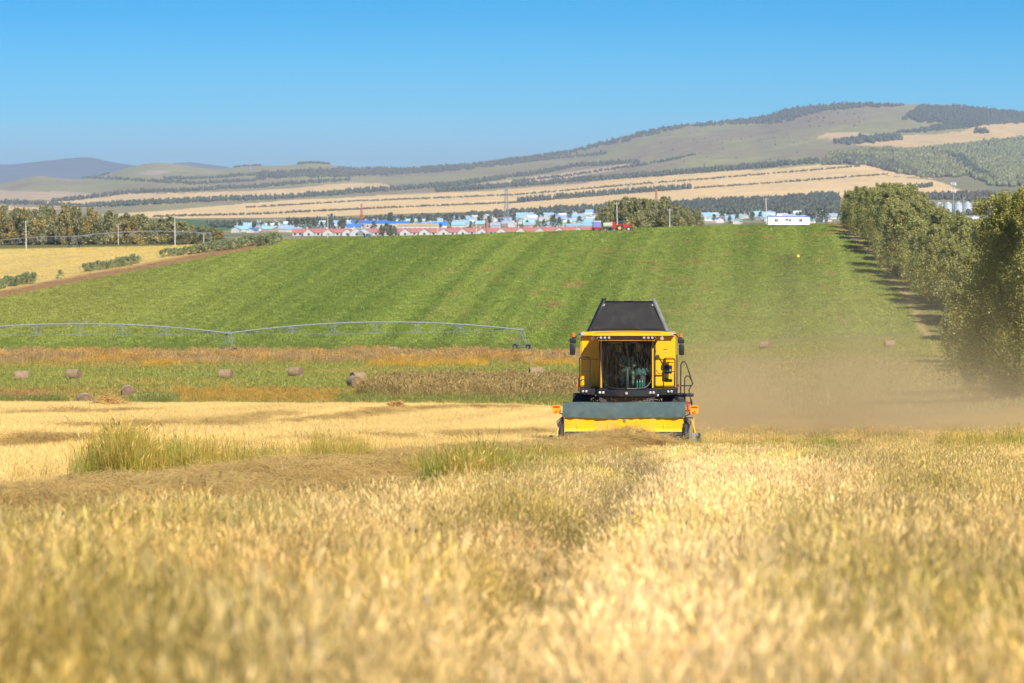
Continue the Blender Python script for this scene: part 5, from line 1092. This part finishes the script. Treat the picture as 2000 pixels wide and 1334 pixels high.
# grain tank with raised cover
zt0, zt1 = 3.84, 4.80
MB().prism([(-1.29, zt0), (1.29, zt0), (.81, zt1), (-.81, zt1)], 0, .03, 'y').build('tank_cover_front', blk2, comb)
fr_ = bpy.data.objects[[o.name for o in comb.children if o.name.startswith('tank_cover_front')][0]]
for v in fr_.data.vertices: v.co.y += .35 + (v.co.z - zt0) * .55
def slab(name, p, th, m):
    mb = MB(); p = [Vector(q) for q in p]; nrm = (p[1] - p[0]).cross(p[3] - p[0]).normalized() * th
    bmv = [mb.bm.verts.new(q) for q in p] + [mb.bm.verts.new(q + nrm) for q in p]
    for f in ((0, 1, 2, 3), (7, 6, 5, 4), (0, 4, 5, 1), (1, 5, 6, 2), (2, 6, 7, 3), (3, 7, 4, 0)): mb.bm.faces.new([bmv[i_] for i_ in f])
    return mb.build(name, m, comb)
for s_ in (-1, 1):
    slab('tank_cover_side', [(s_ * 1.30, .36, zt0), (s_ * 1.33, 2.9, zt0), (s_ * .86, 2.4, zt1 + .02), (s_ * .83, .90, zt1 + .02)], .03 * -s_, gry if s_ > 0 else blk2)
    rl = slab('cover_rail', [(s_ * 1.32, .30, zt0), (s_ * 1.40, .42, zt0), (s_ * .90, 1.0, zt1 + .14), (s_ * .84, .80, zt1 + .14)], .05 * -s_, gry if s_ > 0 else blk)
    MB().box((s_ * .84, .84, zt1 - .10), (.05, .05, .12), rot=(0, -s_ * .45, 0)).build('latch', lampm, rl)
MB().cyl((-.83, .86, zt1 + .12), (-.76, .86, zt1 + .10), .045, seg=10).build('rail_cap', blk, comb)
slab('tank_cover_back', [(1.31, 2.9, zt0), (-1.31, 2.9, zt0), (-.84, 2.4, zt1), (.84, 2.4, zt1)], .03, blk2)
MB().box((0, .37, 3.93), (2.40, .02, .035)).build('fold_seam', blk, comb); bar('top_handle', [(-.2, .90, zt1), (-.15, .90, zt1 + .05), (.15, .90, zt1 + .05), (.2, .90, zt1)], .012, blk, comb, 5)
# mirrors and beacons
for s_ in (-1, 1):
    bar('mirror_arm', [(s_ * 1.50, -.9, 3.76), (s_ * 1.62, -1.0, 3.78), (s_ * 1.70, -1.05, 3.70), (s_ * 1.78, -1.05, 3.60)], .02, blk, comb); MB().box((s_ * 1.50, -.95, 3.78), (.12, .1, .09), bev=.02).build('arm_bracket', lampm, comb)
    m_ = MB().box((s_ * 1.815, -1.05, 3.56), (.22, .16, .17), bev=.04).build('mirror_head', blk, comb); MB().box((s_ * 1.83, -1.05, 3.27), (.185, .14, .37), bev=.05).build('mirror', blk, m_, True); MB().box((s_ * 1.83, -.97, 3.27), (.15, .01, .32)).build('mirror_glass', lampm, m_)
    bc = MB().cyl((s_ * 1.80, -1.05, 3.645), (s_ * 1.80, -1.05, 3.69), .055, seg=14).build('beacon_base', blk, comb); MB().cyl((s_ * 1.80, -1.05, 3.69), (s_ * 1.80, -1.05, 3.79), .055, .048, 14).ball((s_ * 1.80, -1.05, 3.79), .047, 2, (1, 1, .6)).build('beacon', amber, bc)
# handrails
def rail(x0, x1, z0, z1, y_, lab='handrail'):
    p = [(x0, y_, z0), (x0, y_, z1 - .05), (x0 + .05, y_, z1), (x1 - .05, y_, z1), (x1, y_, z1 - .05), (x1, y_, z0)]; o = bar(lab, p, .017, blk, comb)
    bar('rail_bar', [(x0, y_, (z0 + z1) / 2 + .05), (x1, y_, (z0 + z1) / 2 + .05)], .014, blk, o); bar('rail_bar', [(x0, y_, z0 + .03), (x1, y_, z0 + .03)], .014, blk, o)
rail(-1.61, -1.25, 1.96, 3.0, -.72); rail(1.22, 1.60, 1.96, 2.97, -.72)
bar('grab_handle', [(-1.60, -.70, 1.97), (-1.58, -.70, 2.2), (-1.5, -.70, 2.24), (-1.38, -.70, 2.22), (-1.34, -.70, 1.97)], .015, blk, comb); bar('grab_handle', [(1.20, -.70, 1.97), (1.22, -.70, 2.2), (1.32, -.70, 2.24)], .013, blk, comb)
# right side openings
MB().box((1.37, -.008, 2.57), (.26, .03, .27), bev=.03).build('vent_recess', blk, comb); MB().box((1.37, -.03, 2.52), (.22, .03, .10), bev=.02).build('vent_flap', gry, comb)
MB().cyl((1.38, -.02, 2.20), (1.38, .01, 2.20), .05, seg=16).box((1.38, -.006, 2.195), (.26, .03, .095), bev=.03).build('step_slot', blk, comb)
MB().cyl((1.36, -.03, 2.32), (1.36, .0, 2.32), .035, seg=14).build('lock', lampm, comb); MB().box((1.30, -.01, 3.15), (.05, .012, .05), rot=(0, .7, 0)).build('warning_sticker', lampm, comb); MB().box((1.28, -.008, 3.24), (.14, .01, .012)).build('small_lettering', blk, comb)
MB().box((1.45, -.02, 2.83), (.2, .03, .05), bev=.01).build('handle', yel, comb)
bar('cable', [(.95, -.1, 2.55), (1.05, -.12, 2.42), (1.2, -.1, 2.42), (1.28, -.1, 2.5)], .01, blk, comb, 5)
# ladder on the right
for x_ in (1.80, 1.98): pass
ladr = bar('ladder_rail', [(1.79, -.4, 1.75), (1.80, -.4, 2.75), (1.86, -.4, 2.84), (1.93, -.4, 2.84), (1.99, -.4, 2.74), (2.19, -.4, 2.12), (2.17, -.4, 2.03), (1.80, -.4, 2.03)], .02, blk, comb)
bar('ladder_rail', [(1.92, -.55, 1.75), (1.93, -.55, 2.28), (1.99, -.55, 2.37), (2.08, -.55, 2.36), (2.21, -.55, 2.10)], .018, blk, comb); bar('ladder_rail', [(2.15, -.4, 2.03), (2.07, -.4, 1.88), (2.10, -.4, 1.7), (2.20, -.4, 1.2)], .018, blk, comb)
for z in (1.45, 1.2, .95): MB().box((2.02, -.45, z), (.36, .2, .03)).build('step', blk, comb)
bar('rear_rail', [(1.66, .2, 1.9), (1.66, .2, 3.05)], .02, blk, comb); bar('rear_rail', [(-1.68, .2, 1.8), (-1.68, .2, 2.25)], .012, blk, comb); MB().box((-1.70, -.3, 2.02), (.05, .05, .10)).build('side_marker', amber, comb); MB().box((1.72, -.2, 2.02), (.05, .05, .10)).build('side_marker', amber, comb)
# header (pick-up table)
hy = -3.9
hdr = MB().prism([(hy, .98), (hy, .62), (hy - .06, .58), (hy - .10, .50), (hy - .04, .40), (hy + .6, .30), (hy + .7, 1.0), (hy + .5, 1.35), (hy + .35, 1.35), (hy + .1, .98)], -1.98, 1.93, 'x', bev=.012).build('header', yel2, comb)
for x_ in (-1.55, -.55, .55, 1.30): MB().prism([(hy - .005, .80), (hy - .055, .62), (hy - .005, .60)], x_ - .012, x_ + .012, 'x').build('rib', yel2, hdr)
MB().cyl((1.55, hy - .02, .66), (1.55, hy + .01, .66), .12, seg=24).build('cover_ring', yel2, hdr); MB().cyl((0, hy - .03, .88), (0, hy, .88), .05, seg=20).build('round_emblem', gry, hdr)
MB().cyl((-1.95, hy - .02, .40), (1.9, hy - .02, .40), .14, seg=18).build('reel_drum', blk, hdr)
tin = MB()
for k in range(70):
    x_ = -1.9 + k * .0545
    for a in (200, 250, 300): tin.cyl((x_, hy - .02, .40), (x_ + .01, hy - .02 + .27 * math.cos(R(a)), .40 + .27 * math.sin(R(a))), .006, seg=4)
o = tin.build('tines', dark_s, hdr); o['kind'] = 'stuff'
for s_, e_ in ((-1, -2.07), (1, 2.02)):
    MB().prism([(hy - .35, .18), (hy - .45, .34), (hy - .25, .78), (hy + .15, .98), (hy + .75, .95), (hy + .75, .25)], e_ - .045, e_ + .045, 'x', bev=.015).build('end_plate', blk, hdr)
    MB().box((e_ + s_ * .06, hy - .15, .55), (.08, .18, .62), bev=.02).build('height_gauge', dark_s, hdr); bar('hose', [(e_, hy - .2, .95), (e_ + s_ * .10, hy - .3, .75), (e_ + s_ * .02, hy - .35, .45), (e_ + s_ * .08, hy - .3, .28)], .022, blk, hdr); bar('hose', [(e_ - s_ * .03, hy - .1, 1.0), (e_ + s_ * .15, hy - .25, .85), (e_ + s_ * .08, hy - .35, .60)], .016, blk, hdr)
MB().box((2.30, hy - .3, .36), (.22, .2, .26), bev=.02).build('gauge_bracket', gry, hdr); MB().cyl((2.20, hy - .1, .9), (2.32, hy - .2, .45), .025, seg=8).cyl((2.26, hy - .1, .98), (2.26, hy - .1, .5), .02, seg=8).build('gauge_arm', yel2, hdr)
wheel(hdr, (2.42, hy - .25, .27), .17, .14, gry, (1, 0, 0), 'gauge_wheel'); wheel(hdr, (-2.42, hy - .1, .22), .12, .11, gry, (1, 0, 0), 'gauge_wheel'); bar('gauge_arm', [(-2.4, hy - .1, .22), (-2.1, hy + .1, .40)], .02, blk, hdr)
for s_, cx in ((-1, -2.26), (1, 2.28)):
    mp = MB().box((cx, hy + .35, 1.22), (.27, .02, .27), bev=.006).build('marker_board', mat('marker_orange', (.80, .36, .02), .4), hdr); MB().box((cx, hy + .335, 1.30), (.21, .01, .05)).build('red_strip', redm, mp); MB().cyl((cx + .0, hy + .33, 1.14), (cx, hy + .30, 1.14), .05, seg=16).build('marker_lamp', amber, mp); bar('marker_arm', [(cx, hy + .37, 1.15), (cx - s_ * .3, hy + .4, 1.0)], .018, blk, mp)
MB().box((2.06, hy + .3, 1.32), (.07, .06, .38), bev=.02).build('red_lever', redm, hdr); bar('guard', [(2.18, hy + .5, 1.55), (2.2, hy + .5, 1.2), (2.12, hy + .4, 1.1)], .022, blk, hdr)
hdr.location.z = .17
# apron cloth with folds
bm = bmesh.new(); NX, NZ = 120, 10; gv = []
for j in range(NZ + 1):
    q = j / NZ; row = []
    for i_ in range(NX + 1):
        x_ = -2.06 + 4.06 * i_ / NX; sag = .035 * math.sin(math.pi * i_ / NX) * q - .03 * (i_ / NX)
        fold = .015 * math.sin(x_ * 5.2 + q * 2.6) * q + .012 * math.sin(x_ * 13 - q * 4) * q + .02 * math.sin(x_ * 2.1 + 1) + .012 * math.sin((x_ + q * .8) * 22) * q
        row.append(bm.verts.new((x_ + (.03 * (1 - q) if i_ < 60 else -.03 * (0)) , hy + .22 - .30 * q - .06 * math.sin(q * 3.1) + fold, 1.46 - .48 * q - sag + .012 * math.sin(x_ * 3.1))))
    gv.append(row)
for j in range(NZ):
    for i_ in range(NX): bm.faces.new((gv[j][i_], gv[j][i_ + 1], gv[j + 1][i_ + 1], gv[j + 1][i_]))
bmesh.ops.solidify(bm, geom=bm.faces[:], thickness=.008); me = bpy.data.meshes.new('apron'); bm.to_mesh(me); bm.free(); ap = link('apron', me, tarp, hdr, True)
MB().cyl((-2.04, hy + .24, 1.44), (2.0, hy + .24, 1.47), .022, seg=8).build('apron_rod', blk, hdr)

# driver
W = comb.matrix_basis if False else Matrix.Translation((RX, RY, RZ)) @ Matrix.Rotation(YAW, 4, 'Z')
def place_in(o, p): o.matrix_world = W @ Matrix.Translation(p)
def skin_person(joints, edges, name):
    me = bpy.data.meshes.new('sk'); me.from_pydata([j[0] for j in joints], edges, []); o = bpy.data.objects.new('sk', me); COL.objects.link(o)
    sm_ = o.modifiers.new('s', 'SKIN'); me.skin_vertices[0].data[0].use_root = True
    for k, j in enumerate(joints): me.skin_vertices[0].data[k].radius = (j[1], j[1] if len(j) < 3 else j[2])
    sb = o.modifiers.new('b', 'SUBSURF'); sb.levels = 2
    dg = bpy.context.evaluated_depsgraph_get(); res = bpy.data.meshes.new_from_object(o.evaluated_get(dg)); bpy.data.objects.remove(o); res.name = name; return res
J = [((0, 0, .10), .17, .13), ((0, -.02, .32), .16, .11), ((0, 0, .52), .17, .11), ((0, 0, .62), .06), ((0, -.02, .70), .055), ((0, -.03, .76), .085, .095), ((0, -.03, .86), .085, .095),
     ((.20, 0, .56), .07), ((.29, -.08, .32), .05), ((.16, -.36, .28), .038), ((.15, -.43, .31), .033), ((-.20, 0, .56), .07), ((-.29, -.08, .32), .05), ((-.16, -.36, .28), .038), ((-.15, -.43, .31), .033),
     ((.10, -.05, .08), .10), ((.20, -.46, .12), .075), ((.19, -.58, -.26), .05), ((.19, -.70, -.30), .04), ((-.10, -.05, .08), .10), ((-.20, -.46, .12), .075), ((-.19, -.58, -.26), .05), ((-.19, -.70, -.30), .04)]
E = [(0, 1), (1, 2), (2, 3), (3, 4), (4, 5), (5, 6), (2, 7), (7, 8), (8, 9), (9, 10), (2, 11), (11, 12), (12, 13), (13, 14), (0, 15), (15, 16), (16, 17), (17, 18), (0, 19), (19, 20), (20, 21), (21, 22)]
pm = skin_person(J, E, 'body')
camo = bpy.data.materials.new('camouflage'); camo.use_nodes = True; n = camo.node_tree; tc_ = n.nodes.new('ShaderNodeTexCoord'); no = n.nodes.new('ShaderNodeTexNoise'); no.inputs['Scale'].default_value = 14; rr_ = n.nodes.new('ShaderNodeValToRGB'); rr_.color_ramp.interpolation = 'CONSTANT'
rr_.color_ramp.elements[0].color = (.10, .13, .07, 1); rr_.color_ramp.elements[1].position = .55; rr_.color_ramp.elements[1].color = (.48, .50, .36, 1); e_ = rr_.color_ramp.elements.new(.45); e_.color = (.22, .26, .15, 1)
n.links.new(tc_.outputs['Object'], no.inputs['Vector']); n.links.new(no.outputs[0], rr_.inputs[0]); n.links.new(rr_.outputs[0], n.nodes['Principled BSDF'].inputs['Base Color'])
skinm = mat('skin', (.38, .20, .13), .55)
pm.materials.append(camo); pm.materials.append(skinm)
for p in pm.polygons:
    c = p.center; p.use_smooth = True
    if c.z > .64 or (c.y < -.37 and c.z > .2 and abs(c.x) < .22): p.material_index = 1
drv = empty('person', (0, 0, 0), 0, 'person in a camouflage jacket seated at the steering wheel inside the cab', 'person'); place_in(drv, (0, -.28, 2.40)); link('body', pm, None, drv)
hr = MB().ball((0, -.02, .88), .108, 2, (1, 1.08, .75)).box((0, -.14, .86), (.15, .10, .015), bev=.005).build('cap', mat('cap_cloth', (.08, .09, .06), .9), drv)
MB().prism([(-.135, .80), (-.16, .765), (-.12, .755)], -.014, .014, 'x').build('nose', skinm, drv)
for s_ in (-1, 1):
    MB().ball((s_ * .036, -.115, .80), .013, 1).build('eye', mat('eye_dark', (.02, .02, .02), .3), drv); MB().ball((s_ * .092, -.02, .79), .025, 1, (.4, .8, 1.2)).build('ear', skinm, drv)
    for k in range(4): MB().tube([Vector((s_ * (.15 - .012), -.43 - .004 * k, .335 - .017 * k)), Vector((s_ * (.15 + .01), -.475, .345 - .017 * k)), Vector((s_ * (.15 + .045), -.47, .335 - .017 * k))], .0085, 6).build('finger', skinm, drv)
    MB().tube([Vector((s_ * .13, -.42, .33)), Vector((s_ * .115, -.45, .36)), Vector((s_ * .125, -.475, .37))], .0095, 6).build('thumb', skinm, drv)
MB().box((0, -.125, .732), (.045, .01, .008)).build('mouth', mat('lips', (.30, .10, .08), .5), drv)
# bits on the dash
gb = mat('green_plastic', (.18, .50, .20), .3); tq = mat('turquoise_bottle', (.04, .36, .28), .15, spec=.7)
t = empty('canister', (0, 0, 0), 0, 'light green plastic canister at the left bottom corner of the cab window', 'canister'); place_in(t, (-.68, -1.0, 1.975)); MB().box((0, 0, .20), (.16, .12, .36), bev=.03).build('body', gb, t); MB().cyl((.04, 0, .38), (.04, 0, .43), .02, seg=10).build('cap', lampm, t); bar('handle', [(-.06, 0, .37), (-.05, 0, .43), (.0, 0, .43)], .012, gb, t)
for k in range(6):
    t = empty('water_bottle', (0, 0, 0), 0, 'turquoise water bottle in the pack at the right bottom corner of the cab window', 'bottle', 'water bottles in the cab window'); place_in(t, (.34 + .085 * (k % 3), -1.12 + .09 * (k // 3) + .02 * (k % 3), 1.975)); MB().cyl((0, 0, 0), (0, 0, .20), .038, seg=12).cyl((0, 0, .20), (0, 0, .27), .038, .014, 12).build('body', tq, t, True); MB().cyl((0, 0, .27), (0, 0, .295), .016, seg=10).build('cap', lampm, t)
bm = bmesh.new(); bmesh.ops.create_grid(bm, x_segments=16, y_segments=10, size=.5)
for v in bm.verts: v.co = Vector((v.co.x * .44, v.co.y * .25 + .02 * math.sin(v.co.x * 20), .03 * math.sin(v.co.x * 17) + .03 * math.cos(v.co.y * 19 + v.co.x * 8) - .05 * abs(v.co.x)))
bmesh.ops.solidify(bm, geom=bm.faces[:], thickness=.012); me = bpy.data.meshes.new('cloth'); bm.to_mesh(me); bm.free(); t = link('cloth', me, mat('teal_cloth', (.16, .30, .28), .9, var=.4, scale=12), None, True); tag(t, 'crumpled teal cloth over the armrest right of the driver', 'cloth'); t.matrix_world = W @ Matrix.Translation((.50, -.78, 2.52)) @ Matrix.Rotation(R(55), 4, 'X')

# ------------------------------------------------------------------ dust blown from the rear of the harvester
bm = bmesh.new(); bmesh.ops.create_cube(bm, size=1)
for v in bm.verts: v.co = Vector((16.5 + v.co.x * 33, 157 + v.co.y * 52, -7.5 + v.co.z * 13))
me = bpy.data.meshes.new('dust_cloud'); bm.to_mesh(me); bm.free(); dust = link('dust_cloud', me); tag(dust, kind='stuff')
dm = bpy.data.materials.new('dust'); dm.use_nodes = True; n = dm.node_tree; n.nodes.clear(); o_ = n.nodes.new('ShaderNodeOutputMaterial'); pv = n.nodes.new('ShaderNodeVolumePrincipled'); pv.inputs['Color'].default_value = (.95, .73, .38, 1); pv.inputs['Anisotropy'].default_value = 0.1
g = n.nodes.new('ShaderNodeNewGeometry'); sp = n.nodes.new('ShaderNodeSeparateXYZ'); n.links.new(g.outputs['Position'], sp.inputs[0])
def mth(op, a, b=None, clamp=False):
    k = n.nodes.new('ShaderNodeMath'); k.operation = op; k.use_clamp = clamp
    for i_, v in enumerate((a, b)):
        if v is None: continue
        if isinstance(v, (int, float)): k.inputs[i_].default_value = v
        else: n.links.new(v, k.inputs[i_])
    return k.outputs[0]
X_, Y_, Z_ = sp.outputs
# distance from the plume axis, which drifts to the right behind the machine
yy_ = mth('DIVIDE', mth('SUBTRACT', Y_, 146.0), 11.0)
xr = mth('DIVIDE', mth('SUBTRACT', X_, 9.2), 8.0); xfall = mth('POWER', 2.718, mth('MULTIPLY', mth('MULTIPLY', xr, xr), -1.0))
xr2 = mth('DIVIDE', mth('SUBTRACT', X_, 17.5), 9.0); xfall2 = mth('MULTIPLY', mth('POWER', 2.718, mth('MULTIPLY', mth('MULTIPLY', xr2, xr2), -1.0)), .24)
yfall = mth('POWER', 2.718, mth('MULTIPLY', mth('MULTIPLY', yy_, yy_), -1.0))
bil = n.nodes.new('ShaderNodeTexNoise'); bil.inputs['Scale'].default_value = .11; bil.inputs['Detail'].default_value = 3; n.links.new(g.outputs['Position'], bil.inputs['Vector'])
hgt = mth('ADD', mth('ADD', Z_, mth('MULTIPLY', Y_, .060)), mth('MULTIPLY', mth('SUBTRACT', bil.outputs[0], .5), 5.5))          # height above the falling ground
zz_ = mth('DIVIDE', mth('SUBTRACT', hgt, -.6), 2.05); zfall = mth('POWER', 2.718, mth('MULTIPLY', mth('MULTIPLY', zz_, zz_), -1.0))
zfall = mth('ADD', zfall, mth('MULTIPLY', mth('POWER', 2.718, mth('MULTIPLY', mth('POWER', mth('DIVIDE', mth('MAXIMUM', hgt, 0.0), 4.2), 2.0), -1.0)), .12))
left = n.nodes.new('ShaderNodeMapRange'); left.inputs['From Min'].default_value = 2.5; left.inputs['From Max'].default_value = 6.5; n.links.new(X_, left.inputs[0])
no = n.nodes.new('ShaderNodeTexNoise'); no.inputs['Scale'].default_value = .15; no.inputs['Detail'].default_value = 5; no.inputs['Roughness'].default_value = .6; n.links.new(g.outputs['Position'], no.inputs['Vector'])
nm = n.nodes.new('ShaderNodeMapRange'); nm.inputs['From Min'].default_value = .40; nm.inputs['From Max'].default_value = .68; nm.inputs['To Min'].default_value = .12; nm.inputs['To Max'].default_value = 2.3; n.links.new(no.outputs[0], nm.inputs[0])
dens = mth('MULTIPLY', mth('MULTIPLY', mth('MULTIPLY', mth('ADD', xfall, xfall2), yfall), mth('MULTIPLY', zfall, nm.outputs[0])), mth('MULTIPLY', left.outputs[0], .20))
n.links.new(dens, pv.inputs['Density']); n.links.new(pv.outputs[0], o_.inputs['Volume']); dust.data.materials.append(dm)
scene.cycles.volume_step_rate = 1.0; scene.cycles.volume_max_steps = 256
